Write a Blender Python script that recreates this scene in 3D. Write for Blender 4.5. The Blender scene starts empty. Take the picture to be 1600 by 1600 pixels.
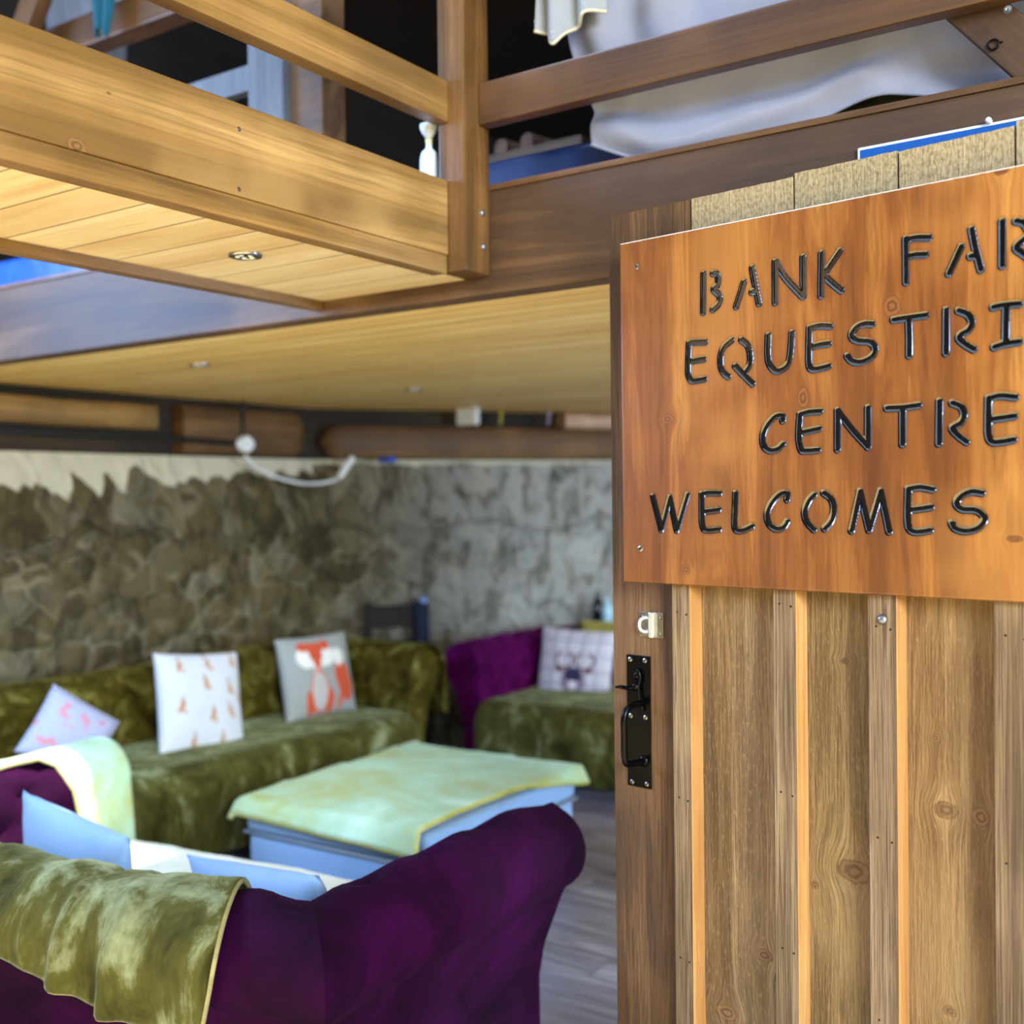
import bpy, bmesh, math, random
import numpy as np
from mathutils import Vector, Matrix, Euler, noise

C = bpy.context.scene.collection
PI = math.pi
rnd = random.Random(7)

# ------------------------------------------------------------------ camera
EYE = Vector((0.0, 0.0, 1.57))
YAW, PITCH, ROLL, FPX = math.radians(34.25), math.radians(-0.79), math.radians(-0.69), 1740.0
RCAM = Matrix.Rotation(YAW, 3, 'Z') @ Matrix.Rotation(PI / 2 + PITCH, 3, 'X') @ Matrix.Rotation(ROLL, 3, 'Z')
cam_data = bpy.data.cameras.new('camera')
cam = bpy.data.objects.new('camera', cam_data)
C.objects.link(cam)
cam.location = EYE
cam.rotation_euler = RCAM.to_euler()
cam_data.sensor_width = 36
cam_data.lens = 36 * FPX / 1600
cam_data.clip_start = 0.05
cam_data.dof.use_dof = True
cam_data.dof.focus_distance = 2.12
cam_data.dof.aperture_fstop = 1.9
bpy.context.scene.camera = cam

# ------------------------------------------------------------------ world, sun, exposure
w = bpy.data.worlds.new('sky'); bpy.context.scene.world = w
w.use_nodes = True
bg = w.node_tree.nodes['Background']
bg.inputs['Color'].default_value = (0.66, 0.82, 1.0, 1)
bg.inputs['Strength'].default_value = 1.25
sun_data = bpy.data.lights.new('sun', 'SUN')
sun_data.energy = 14.0; sun_data.angle = math.radians(0.6); sun_data.color = (1.0, 0.93, 0.8)
sun = bpy.data.objects.new('sun', sun_data); C.objects.link(sun)
SUN_TO = Vector((0.28, -0.12, 0.95)).normalized()
sun.rotation_euler = SUN_TO.to_track_quat('Z', 'Y').to_euler()
sun.location = (0, 0, 8)
vs = bpy.context.scene.view_settings
vs.view_transform = 'Standard'; vs.look = 'None'; vs.gamma = 1.0; vs.use_curve_mapping = False
vs.exposure = 0.3
bpy.context.scene.cycles.use_denoising = True
bpy.context.scene.cycles.max_bounces = 8

def area(name, loc, aim, sx, sy, power, col):
    d = bpy.data.lights.new(name, 'AREA'); d.shape = 'RECTANGLE'; d.size = sx; d.size_y = sy; d.energy = power; d.color = col
    o = bpy.data.objects.new(name, d); C.objects.link(o); o.location = loc
    o.rotation_euler = (Vector(loc) - Vector(aim)).to_track_quat('Z', 'Y').to_euler(); return o
# daylight at the side window and at the rooflight
area('window_daylight', (2.85, 4.3, 1.45), (-3.0, 5.4, 0.9), 2.2, 1.1, 230, (0.62, 0.79, 1.0))
area('rooflight_daylight', (-2.04, 1.62, 4.15), (-2.9, 2.5, 2.2), 0.85, 0.40, 45, (0.42, 0.64, 1.0))

area('left_window_daylight', (-4.62, 0.75, 2.65), (-2.9, 2.35, 2.2), 1.3, 1.2, 150, (0.38, 0.58, 1.0))
# added lamp in place of open sky, rakes the door for batten shadows
area('added_yard_lamp', (4.6, -2.6, 3.3), (-0.6, 2.0, 1.3), 2.2, 2.2, 780, (0.88, 0.95, 1.0))
# ------------------------------------------------------------------ measuring helpers
def ray(px, py):
    return (RCAM @ Vector(((px - 800) / FPX, -(py - 800) / FPX, -1.0)))
def onY(px, py, Y):
    d = ray(px, py); return EYE + d * ((Y - EYE.y) / d.y)
def onX(px, py, X):
    d = ray(px, py); return EYE + d * ((X - EYE.x) / d.x)
def onZ(px, py, Z):
    d = ray(px, py); return EYE + d * ((Z - EYE.z) / d.z)
def onD(px, py, dep):
    return EYE + ray(px, py) * dep
def proj(p):
    q = RCAM.transposed() @ (Vector(p) - EYE)
    return (800 + FPX * q.x / -q.z, 800 - FPX * q.y / -q.z, -q.z)

# ------------------------------------------------------------------ object helpers
def tag(o, label=None, cat=None, group=None, kind=None):
    if label: o['label'] = label
    if cat: o['category'] = cat
    if group: o['group'] = group
    if kind: o['kind'] = kind
    return o
def thing(name, label, cat, loc=(0, 0, 0), rot=(0, 0, 0), group=None):
    o = bpy.data.objects.new(name, None); C.objects.link(o)
    o.empty_display_size = 0.1
    o.location = loc; o.rotation_euler = rot
    return tag(o, label, cat, group)
def put(name, bm, mat, parent=None, smooth=False, loc=None, angle=None):
    """link bm as one mesh; with loc the bm is in world coords and is moved to have its origin there"""
    if loc is not None:
        bmesh.ops.translate(bm, verts=bm.verts, vec=-Vector(loc))
    bmesh.ops.recalc_face_normals(bm, faces=bm.faces)
    me = bpy.data.meshes.new(name); bm.to_mesh(me); bm.free()
    if smooth:
        me.polygons.foreach_set('use_smooth', [True] * len(me.polygons))
        if angle: me.set_sharp_from_angle(angle=math.radians(angle))
    o = bpy.data.objects.new(name, me); C.objects.link(o)
    mats = mat if isinstance(mat, (list, tuple)) else [mat]
    for m in mats: me.materials.append(m)
    if parent is not None:
        o.parent = parent
    if loc is not None: o.location = loc
    return o
def box(bm, x0, x1, y0, y1, z0, z1, bev=0.0, M=None, mi=0, seg=2):
    r = bmesh.ops.create_cube(bm, size=1.0)
    vs_ = r['verts']
    for v in vs_:
        v.co = Vector(((x0 + x1) / 2 + v.co.x * (x1 - x0), (y0 + y1) / 2 + v.co.y * (y1 - y0), (z0 + z1) / 2 + v.co.z * (z1 - z0)))
    fs = set(f for v in vs_ for f in v.link_faces)
    for f in fs: f.material_index = mi
    if bev > 0:
        es = list(set(e for v in vs_ for e in v.link_edges))
        rr = bmesh.ops.bevel(bm, geom=es, offset=bev, segments=seg, profile=0.6, affect='EDGES')
        vs_ = list(set(v for f in rr['faces'] for v in f.verts))
        seen = set(vs_)
        for v in list(vs_):
            for e in v.link_edges:
                seen.add(e.other_vert(v))
        vs_ = list(seen)
        for v in vs_:
            for f in v.link_faces: f.material_index = mi
    if M is not None:
        for v in vs_: v.co = M @ v.co
    return vs_
def bxo(name, x0, x1, y0, y1, z0, z1, mat, parent=None, bev=0.003, **k):
    bm = bmesh.new(); box(bm, x0, x1, y0, y1, z0, z1, bev)
    if parent is None:
        return put(name, bm, mat, None, loc=((x0 + x1) / 2, (y0 + y1) / 2, z0), **k)
    return put(name, bm, mat, parent, **k)
def tube(bm, pts, r, seg=10, cap=True, closed=False):
    pts = [Vector(p) for p in pts]
    n = len(pts); rings = []
    rr = r if isinstance(r, (list, tuple)) else [r] * n
    up = None
    for i, p in enumerate(pts):
        if closed: t = pts[(i + 1) % n] - pts[i - 1]
        else: t = pts[min(i + 1, n - 1)] - pts[max(i - 1, 0)]
        t.normalize()
        if up is None:
            up = Vector((0, 0, 1)) if abs(t.z) < 0.9 else Vector((1, 0, 0))
        a = t.cross(up).normalized(); b = a.cross(t).normalized(); up = b
        rings.append([bm.verts.new(p + (a * math.cos(2 * PI * k / seg) + b * math.sin(2 * PI * k / seg)) * rr[i]) for k in range(seg)])
    m = n if closed else n - 1
    for i in range(m):
        A, B = rings[i], rings[(i + 1) % n]
        for k in range(seg):
            bm.faces.new((A[k], A[(k + 1) % seg], B[(k + 1) % seg], B[k]))
    if cap and not closed:
        bm.faces.new(rings[0][::-1]); bm.faces.new(rings[-1])
def lathe(bm, prof, center=(0, 0, 0), seg=24, M=None):
    c = Vector(center); rings = []
    for r, z in prof:
        ring = []
        for k in range(seg):
            p = Vector((r * math.cos(2 * PI * k / seg), r * math.sin(2 * PI * k / seg), z))
            if M is not None: p = M @ p
            ring.append(bm.verts.new(c + p))
        rings.append(ring)
    for A, B in zip(rings, rings[1:]):
        for k in range(seg):
            bm.faces.new((A[k], A[(k + 1) % seg], B[(k + 1) % seg], B[k]))
    bm.faces.new(rings[0][::-1]); bm.faces.new(rings[-1])
def grid(bm, nu, nv, f):
    vv = [[bm.verts.new(f(i / nu, j / nv)) for j in range(nv + 1)] for i in range(nu + 1)]
    for i in range(nu):
        for j in range(nv):
            bm.faces.new((vv[i][j], vv[i + 1][j], vv[i + 1][j + 1], vv[i][j + 1]))
    return vv
def cr(pts, n=6):
    """Catmull-Rom through 2D/3D points"""
    P = [Vector(p) for p in pts]
    if len(P) < 3: return P
    P = [P[0] * 2 - P[1]] + P + [P[-1] * 2 - P[-2]]
    out = []
    for i in range(1, len(P) - 2):
        for k in range(n):
            t = k / n
            out.append(0.5 * ((2 * P[i]) + (-P[i - 1] + P[i + 1]) * t + (2 * P[i - 1] - 5 * P[i] + 4 * P[i + 1] - P[i + 2]) * t * t + (-P[i - 1] + 3 * P[i] - 3 * P[i + 1] + P[i + 2]) * t ** 3))
    out.append(P[-2])
    return out
def fbm(x, y, z=0.0, o=3):
    v = 0; a = 0.5; f = 1
    for _ in range(o):
        v += a * noise.noise((x * f, y * f, z * f)); a *= 0.5; f *= 2
    return v
def sstep(a, b, x):
    t = min(max((x - a) / (b - a), 0), 1); return t * t * (3 - 2 * t)

# ------------------------------------------------------------------ materials
def lin(c):
    if isinstance(c, str):
        c = [int(c[i:i + 2], 16) / 255 for i in (0, 2, 4)]
    return tuple(((v / 12.92) if v <= 0.04045 else ((v + 0.055) / 1.055) ** 2.4) for v in c) + (1.0,)
class NT:
    def __init__(s, name):
        s.m = bpy.data.materials.new(name); s.m.use_nodes = True
        s.t = s.m.node_tree; s.b = s.t.nodes['Principled BSDF']
        s.oc = None
    def n(s, typ, ins=None, **props):
        nd = s.t.nodes.new(typ)
        for k, v in props.items(): setattr(nd, k, v)
        for k, v in (ins or {}).items():
            i = nd.inputs[k]
            if isinstance(v, bpy.types.NodeSocket): s.t.links.new(v, i)
            else: i.default_value = v
        return nd
    def obj(s):
        if s.oc is None: s.oc = s.n('ShaderNodeTexCoord').outputs['Object']
        return s.oc
    def m_(s, op, a, b=0.0, c=0.0, clamp=False):
        nd = s.n('ShaderNodeMath', {0: a, 1: b, 2: c}, operation=op); nd.use_clamp = clamp
        return nd.outputs[0]
    def v_(s, op, a, b=(0, 0, 0)):
        return s.n('ShaderNodeVectorMath', {0: a, 1: b}, operation=op).outputs[0]
    def noise(s, vec, scale=5.0, detail=4.0, rough=0.5, dist=0.0):
        return s.n('ShaderNodeTexNoise', {'Vector': vec, 'Scale': scale, 'Detail': detail, 'Roughness': rough, 'Distortion': dist}).outputs['Fac']
    def ramp(s, fac, stops, interp='LINEAR'):
        nd = s.n('ShaderNodeValToRGB', {'Fac': fac}); cr_ = nd.color_ramp; cr_.interpolation = interp
        while len(cr_.elements) < len(stops): cr_.elements.new(0.5)
        for e, (p, c) in zip(cr_.elements, stops):
            e.position = p; e.color = lin(c) if isinstance(c, str) else ((c, c, c, 1) if isinstance(c, (int, float)) else c)
        return nd.outputs['Color']
    def rng(s, v, a, b, c=0.0, d=1.0, smooth=True):
        return s.n('ShaderNodeMapRange', {'Value': v, 'From Min': a, 'From Max': b, 'To Min': c, 'To Max': d}, interpolation_type='SMOOTHSTEP' if smooth else 'LINEAR').outputs[0]
    def mix(s, fac, a, b, mode='MIX'):
        nd = s.n('ShaderNodeMix', data_type='RGBA', blend_type=mode)
        for i, v in ((0, fac), (6, a), (7, b)):
            sk = nd.inputs[i]
            if isinstance(v, str): v = lin(v)
            if isinstance(v, bpy.types.NodeSocket): s.t.links.new(v, sk)
            else: sk.default_value = v
        return nd.outputs[2]
    def set(s, **k):
        for key, v in k.items():
            i = s.b.inputs[key.replace('_', ' ')]
            if isinstance(v, str): v = lin(v)
            if isinstance(v, bpy.types.NodeSocket): s.t.links.new(v, i)
            else: i.default_value = v
        return s
    def bump(s, h, dist=0.002, strength=1.0):
        nd = s.n('ShaderNodeBump', {'Height': h, 'Distance': dist, 'Strength': strength})
        s.t.links.new(nd.outputs[0], s.b.inputs['Normal'])
    def sep(s, v):
        return s.n('ShaderNodeSeparateXYZ', {0: v}).outputs

def plain(name, col, rough=0.5, metal=0.0, spec=0.5, coat=0.0, mottle=0.0, scale=20, bump=0.0):
    N = NT(name)
    c = col
    if mottle > 0:
        f = N.noise(N.obj(), scale, 4)
        c = N.mix(N.m_('MULTIPLY', N.rng(f, 0.35, 0.65), mottle), col, (0, 0, 0, 1))
        if bump: N.bump(f, bump)
    N.set(Base_Color=c, Roughness=rough, Metallic=metal, Specular_IOR_Level=spec, Coat_Weight=coat)
    return N.m

def wood(name, dark, mid, light, grain=2, across=14.0, along=0.7, rough=0.55, knots=(), kplane=(0, 2),
         fine=0.35, blotch=0.35, bump=0.0008, coat=0.0, planks=None, seam=(0.02, 0.01, 0.004, 1), rough_sawn=0.0, jitter=True, saw=None):
    """stretched-noise timber. planks=(axis,width,offset) draws board joints; knots=(a,b,ra,rb) in the kplane axes."""
    N = NT(name)
    p = N.obj()
    ci, cj = kplane
    kmask = None; kring = None
    if knots:
        S = N.sep(p); comps = [S[0], S[1], S[2]]
        pi, pj = comps[ci], comps[cj]
        shift = None; kn_ = N.noise(p, 60, 3, 0.6)
        for (a, b, ra, rb) in knots:
            dx = N.m_('DIVIDE', N.m_('SUBTRACT', pi, a), ra)
            dz = N.m_('DIVIDE', N.m_('SUBTRACT', pj, b), rb)
            d2 = N.m_('ADD', N.m_('MULTIPLY', dx, dx), N.m_('MULTIPLY', dz, dz))
            dz2 = N.m_('MULTIPLY', dz, 0.45)
            d3 = N.m_('ADD', N.m_('MULTIPLY', N.m_('MULTIPLY', dx, 0.6), N.m_('MULTIPLY', dx, 0.6)), N.m_('MULTIPLY', dz2, dz2))
            g = N.m_('POWER', 2.718, N.m_('MULTIPLY', d3, -1.0))
            sh = N.m_('MULTIPLY', N.m_('MULTIPLY', g, dx), ra * 0.85)
            shift = sh if shift is None else N.m_('ADD', shift, sh)
            d = N.m_('ADD', N.m_('SQRT', d2), N.m_('MULTIPLY', N.m_('SUBTRACT', kn_, 0.5), 0.7))
            mk = N.rng(d, 1.12, 0.85)
            kmask = mk if kmask is None else N.m_('MAXIMUM', kmask, mk)
            rg = N.m_('MULTIPLY', N.m_('SINE', N.m_('MULTIPLY', d, 11.0)), mk)
            halo = N.m_('MULTIPLY', N.rng(d, 1.5, 0.9), 0.45)
            kring = N.m_('ADD', rg, halo) if kring is None else N.m_('ADD', kring, N.m_('ADD', rg, halo))
        comps[ci] = N.m_('SUBTRACT', pi, shift)
        p = N.n('ShaderNodeCombineXYZ', {0: comps[0], 1: comps[1], 2: comps[2]}).outputs[0]
    pk = None
    if planks:
        ax, wd, off = planks
        S2 = N.sep(p)
        q = N.m_('DIVIDE', N.m_('ADD', S2[ax], off), wd)
        idx = N.m_('FLOOR', q)
        fr = N.m_('SUBTRACT', q, idx)
        e = N.m_('MINIMUM', fr, N.m_('SUBTRACT', 1.0, fr))
        pk = N.rng(e, 0.0, 0.006 / wd, 1.0, 0.0)
        rv = N.n('ShaderNodeTexWhiteNoise', {'W': idx}, noise_dimensions='1D')
        p = N.v_('ADD', p, N.v_('MULTIPLY', rv.outputs['Color'], (7, 7, 7)))
    if jitter:
        r = N.n('ShaderNodeObjectInfo').outputs['Random']
        rr = N.n('ShaderNodeCombineXYZ', {0: N.m_('MULTIPLY', r, 9.1), 1: N.m_('MULTIPLY', r, 5.3), 2: N.m_('MULTIPLY', r, 7.7)}).outputs[0]
        p = N.v_('ADD', p, rr)
    sc = [across] * 3; sc[grain] = along
    q1 = N.v_('MULTIPLY', p, tuple(sc))
    n1 = N.noise(q1, 1.0, 5, 0.55, 0.9)
    sf = [across * 13] * 3; sf[grain] = along * 7
    n2 = N.noise(N.v_('MULTIPLY', p, tuple(sf)), 1.0, 4, 0.65, 0.2)
    n3 = N.noise(p, 2.2, 3, 0.5)
    # late-wood line pattern
    wv = N.m_('SINE', N.m_('ADD', N.m_('MULTIPLY', n1, 55.0), 0.0))
    col = N.ramp(n1, [(0.28, dark), (0.5, mid), (0.72, light)])
    col = N.mix(N.m_('MULTIPLY', N.rng(wv, 0.1, 1.0), 0.28), col, dark)
    col = N.mix(N.m_('MULTIPLY', N.rng(n2, 0.42, 0.68), fine), col, dark)
    col = N.mix(N.m_('MULTIPLY', N.rng(n3, 0.42, 0.66), blotch), col, dark)
    col = N.mix(N.m_('MULTIPLY', N.rng(n3, 0.50, 0.32), blotch * 0.8), col, light)
    h = N.m_('ADD', N.m_('MULTIPLY', n2, 1.0), N.m_('MULTIPLY', wv, 0.12))
    if rough_sawn > 0:
        n4 = N.noise(N.v_('MULTIPLY', p, (260, 260, 60)), 1.0, 3, 0.6)
        col = N.mix(N.m_('MULTIPLY', N.rng(n4, 0.5, 0.75), rough_sawn), col, light)
        h = N.m_('ADD', h, N.m_('MULTIPLY', n4, 0.8))
    if kmask is not None:
        kc = N.mix(N.rng(kring, -0.8, 1.2), N.mix(0.6, dark, '4a2e1c'), N.mix(0.5, mid, '6c482e'))
        kc = N.mix(N.rng(n1, 0.5, 0.7), kc, dark)
        col = N.mix(N.m_('MULTIPLY', kmask, 0.85), col, kc)
    if pk is not None:
        col = N.mix(N.m_('MULTIPLY', pk, 0.7), col, seam)
        h = N.m_('SUBTRACT', h, N.m_('MULTIPLY', pk, 2.0))
    N.set(Base_Color=col, Roughness=rough, Coat_Weight=coat, Coat_Roughness=0.25)
    if bump: N.bump(h, bump)
    N.col = col
    return N.m

def velvet(name, dark, mid, light, scale=9.0, sheen=0.6, patch=(0.42, 0.62), rough=0.85, aniso=(1, 1, 1), tint=None):
    N = NT(name)
    p = N.v_('MULTIPLY', N.obj(), aniso)
    n1 = N.noise(p, scale, 5, 0.6, 0.8)
    n2 = N.noise(p, scale * 6, 3, 0.6)
    f = N.m_('ADD', N.m_('MULTIPLY', n1, 0.8), N.m_('MULTIPLY', n2, 0.2))
    col = N.ramp(f, [(patch[0] - 0.06, dark), ((patch[0] + patch[1]) / 2, mid), (patch[1] + 0.04, light)])
    N.set(Base_Color=col, Roughness=rough, Sheen_Weight=sheen, Sheen_Roughness=0.35, Sheen_Tint=lin(tint or light), Specular_IOR_Level=0.08)
    N.bump(N.m_('ADD', n2, N.m_('MULTIPLY', n1, 2.0)), 0.004)
    return N.m

def cloth(name, col, col2=None, weave=400, rough=0.9, mott=0.25, stripes=None):
    N = NT(name)
    n = N.noise(N.obj(), 6, 4)
    c = N.mix(N.m_('MULTIPLY', N.rng(n, 0.35, 0.7), mott), col, col2 or '555555')
    n2 = N.noise(N.v_('MULTIPLY', N.obj(), (weave, weave, weave * 0.3)), 1.0, 2)
    c = N.mix(N.m_('MULTIPLY', n2, 0.15), c, col2 or '555555')
    if stripes:
        ax, wd, sc_ = stripes
        S = N.sep(N.obj())
        st = N.rng(N.m_('SINE', N.m_('MULTIPLY', S[ax], 2 * PI / wd)), 0.5, 0.8)
        c = N.mix(N.m_('MULTIPLY', st, 0.6), c, sc_)
    N.set(Base_Color=c, Roughness=rough, Specular_IOR_Level=0.2, Sheen_Weight=0.15)
    N.bump(n2, 0.0006)
    return N.m

def attr_cloth(name, attr='print', rough=0.9):
    N = NT(name)
    a = N.n('ShaderNodeAttribute', attribute_name=attr)
    n2 = N.noise(N.obj(), 250, 2)
    c = N.mix(N.m_('MULTIPLY', n2, 0.2), a.outputs['Color'], '444444')
    N.set(Base_Color=c, Roughness=rough, Specular_IOR_Level=0.15, Sheen_Weight=0.15)
    N.bump(n2, 0.0008)
    return N.m

OLIVE = velvet('olive_velvet', '241f05', '4a4110', '7e7a40', 7.0, 0.5)
OLIVE2 = velvet('olive_velvet_crushed', '2a280c', '4f4d22', '929a74', 5.0, 0.6, aniso=(1, 1, 0.6))
MINT = velvet('pale_olive_velvet', 'a3a35a', 'a4c09e', 'bcdac2', 2.0, 0.5)
LEMON = velvet('yellow_olive_velvet', '9a9440', 'b4b060', 'c6c890', 3.0, 0.5)
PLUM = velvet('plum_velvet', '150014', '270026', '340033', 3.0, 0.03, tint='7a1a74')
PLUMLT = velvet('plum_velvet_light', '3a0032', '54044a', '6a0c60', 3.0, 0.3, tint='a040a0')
HEM = plain('hem_binding', '9a9160', 0.9, mottle=0.3)
SKYLIT_BLUE = cloth('pale_blue_skylit_fabric', '86a8d2', '6c8cb8', mott=0.3)  # footstool cloth is white; the blue skylight is put into this colour
CREAM = cloth('cream_throw_fabric', 'ddddc8', 'b9bd98', mott=0.4)
BLACKMETAL = plain('black_painted_metal', '030406', 0.26, 0.0, 0.14, coat=0.0)
STEEL = plain('steel', 'b4b4ae', 0.28, 1.0, mottle=0.3, scale=90)
ZINC = plain('dull_zinc', '8d9094', 0.4, 0.9, mottle=0.2)
BLACK = plain('black_plastic', '08090b', 0.5)
WHITEP = plain('white_plastic', 'dfe4e6', 0.35, mottle=0.06)
DARKHOLE = plain('shadow_dark_timber', '120b07', 0.9, mottle=0.4)
# ================================================================== DOOR FRAME OF REFERENCE
# two measured points of the free edge and the direction the door runs in
def cam2w(x, z): return Vector((0.827 * x - 0.563 * z, 0.563 * x + 0.827 * z, 0))
DO = cam2w(0.212, 2.44)                     # foot of the free edge
DX = cam2w(0.746, -0.666).normalized()      # along the door
DYV = Vector((-DX.y, DX.x, 0))              # into the door (away from us)
DROT = math.atan2(DX.y, DX.x)
def dpx(px, py, c=0.0):
    """pixel -> door-local (u, w) on the plane y=c"""
    d = ray(px, py)
    P0 = DO + DYV * c
    t = (P0 - Vector((EYE.x, EYE.y, 0))).dot(DYV) / Vector((d.x, d.y, 0)).dot(DYV)
    P = EYE + d * t
    return ((P - P0).dot(DX), P.z)

# ================================================================== THE BUILDING
ZC = 2.10        # underside of loft
YF = 2.36        # face of the loft edge beam
XL = -4.65       # stone wall on the left
CORNER = Vector((XL, 4.75, 0)); WB = cam2w(0.75, 7.3)
M_SOFFIT = wood('pine_soffit_boards', 'd6aa5c', 'f6d284', 'fde6aa', grain=0, across=9, along=0.5, rough=0.45, planks=(1, 0.095, 0.0), fine=0.15, blotch=0.25, seam=(0.10, 0.05, 0.015, 1), bump=0.0004, jitter=False)
M_STAIN = wood('stained_pine', '5c421e', '8c6a36', 'ae8850', grain=1, across=9, along=0.45, rough=0.42, fine=0.3, blotch=0.4, coat=0.15,
               knots=[(-0.22, 0.045, 0.0, 0.0)][:0])
M_STAINX = wood('stained_pine_shaded', '321f11', '573b20', '785634', grain=0, across=9, along=0.45, rough=0.45, fine=0.3, blotch=0.5, coat=0.1)  # same stain as M_STAIN, the weaker light put into a darker colour
M_STAINZ = wood('stained_pine_upright', '38270f', '62441f', '875f36', grain=2, across=9, along=0.45, rough=0.38, fine=0.3, blotch=0.5, coat=0.2)
M_BEAM = wood('brown_beam', '2c1c10', '543a22', '785a3a', grain=0, across=7, along=0.5, rough=0.6, fine=0.35, blotch=0.5)
M_OLD = wood('old_timber', '2a1c0c', '4f3a1c', '6f5630', grain=1, across=8, along=0.6, rough=0.75, fine=0.4, blotch=0.6)
M_GOLD = wood('golden_timber', '5e4317', '8f6c2a', 'b08d42', grain=1, across=8, along=0.6, rough=0.7, fine=0.3, blotch=0.4)
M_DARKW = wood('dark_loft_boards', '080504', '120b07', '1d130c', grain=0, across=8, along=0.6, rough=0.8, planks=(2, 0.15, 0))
M_GREYW = wood('grey_timber_rooflit', '3e4248', '565a60', '6c6f73', grain=2, across=10, along=0.6, rough=0.6, fine=0.3, blotch=0.4)

def stone_mat():
    N = NT('rubble_stone')
    p = N.obj()                      # x along the wall, z up
    S = N.sep(p)
    wob = N.n('ShaderNodeTexNoise', {'Vector': p, 'Scale': 3.0, 'Detail': 3.0}).outputs['Color']
    q = N.v_('ADD', p, N.v_('MULTIPLY', N.v_('SUBTRACT', wob, (0.5, 0.5, 0.5)), (0.22, 0.22, 0.22)))
    # leaning copings in the top band
    Q = N.sep(q)
    slx = N.m_('ADD', Q[0], N.m_('MULTIPLY', Q[2], 0.45))
    topm = N.rng(N.m_('ADD', Q[2], N.m_('MULTIPLY', N.noise(p, 3.5, 2), 0.35)), 1.52, 1.60)
    bx_ = N.n('ShaderNodeCombineXYZ', {0: N.m_('MULTIPLY', Q[0], 5.5), 1: 0.0, 2: N.m_('MULTIPLY', Q[2], 7.5)}).outputs[0]
    tx_ = N.n('ShaderNodeCombineXYZ', {0: N.m_('MULTIPLY', slx, 6.5), 1: 3.0, 2: N.m_('MULTIPLY', Q[2], 2.6)}).outputs[0]
    vv = N.mix(topm, bx_, tx_)
    v = N.n('ShaderNodeTexVoronoi', {'Vector': vv, 'Scale': 1.0, 'Randomness': 0.95})
    ve = N.n('ShaderNodeTexVoronoi', {'Vector': vv, 'Scale': 1.0, 'Randomness': 0.95}, feature='DISTANCE_TO_EDGE')
    cell = N.sep(v.outputs['Color'])[0]
    n = N.noise(p, 14, 6, 0.6)
    big = N.noise(p, 1.3, 3, 0.5)
    col = N.ramp(cell, [(0.0, '322c20'), (0.3, '514936'), (0.6, '6c624b'), (0.85, '87806d'), (1.0, 'aaa392')])
    col = N.mix(N.m_('MULTIPLY', N.rng(n, 0.4, 0.7), 0.5), col, '2f2a1c')
    warm = N.mix(0.6, col, '3c3318')  # dimmer left-hand light put into the stone colour
    right = N.rng(N.m_('ADD', S[0], N.m_('MULTIPLY', big, 0.8)), N_RIGHT[0], N_RIGHT[1])  # paints in the window light: stone brightens to the right
    cool = N.mix(0.55, col, 'b4b6b4')
    col = N.mix(right, warm, cool)
    col = N.mix(N.m_('MULTIPLY', N.rng(big, 0.45, 0.65), 0.35), col, '5a4f35')
    mort = N.rng(ve.outputs['Distance'], 0.10, 0.02)
    mo = N.m_('MULTIPLY', mort, N.rng(N.noise(p, 5, 2), 0.42, 0.6))
    dk = N.m_('MULTIPLY', mort, N.rng(N.noise(p, 5, 2), 0.55, 0.35))
    col = N.mix(N.m_('MULTIPLY', mo, 0.4), col, '9d937c')
    col = N.mix(N.m_('MULTIPLY', dk, 0.5), col, '1b160e')
    n5 = N.noise(N.v_('MULTIPLY', p, (9, 9, 4)), 1.0, 5, 0.6, 1.2)
    col = N.mix(N.m_('MULTIPLY', N.rng(n5, 0.4, 0.62), 0.55), col, N.mix(right, '5a5234', 'a6a8a6'))
    col = N.mix(N.m_('MULTIPLY', N.rng(n5, 0.52, 0.38), 0.5), col, '2a2416')
    # ragged band of mortar under the timber
    jag = N.noise(N.n('ShaderNodeCombineXYZ', {0: N.m_('MULTIPLY', slx, 6.0), 1: 0.0, 2: 0.0}).outputs[0], 1.0, 2, 0.4)
    edge = N.m_('SUBTRACT', 1.80 - N_BAND * 0.12, N.m_('MULTIPLY', N.m_('MULTIPLY', N.rng(jag, 0.30, 0.70, 0.05, 1.0, False), N.rng(S[0], 3.2, 5.4, 1.0, 0.35)), N_BAND))
    band = N.rng(N.m_('SUBTRACT', S[2], edge), -0.012, 0.012)
    col = N.mix(N.m_('MULTIPLY', band, 0.9), col, N.mix(N.noise(p, 9, 3), 'b3ab94', 'd0c9b4'))
    N.set(Base_Color=col, Roughness=0.92, Specular_IOR_Level=0.2)
    h = N.m_('ADD', N.m_('MULTIPLY', N.rng(ve.outputs['Distance'], 0.0, 0.25), 1.0), N.m_('MULTIPLY', n, 0.5))
    N.bump(h, 0.02, 0.6)
    return N.m
N_RIGHT = (50, 51); N_BAND = 0.26
M_STONE_L = stone_mat(); M_STONE_L.name = 'rubble_stone_dim'
N_RIGHT = (0.4, 2.0); N_BAND = 0.04
M_STONE_B = stone_mat()

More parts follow.
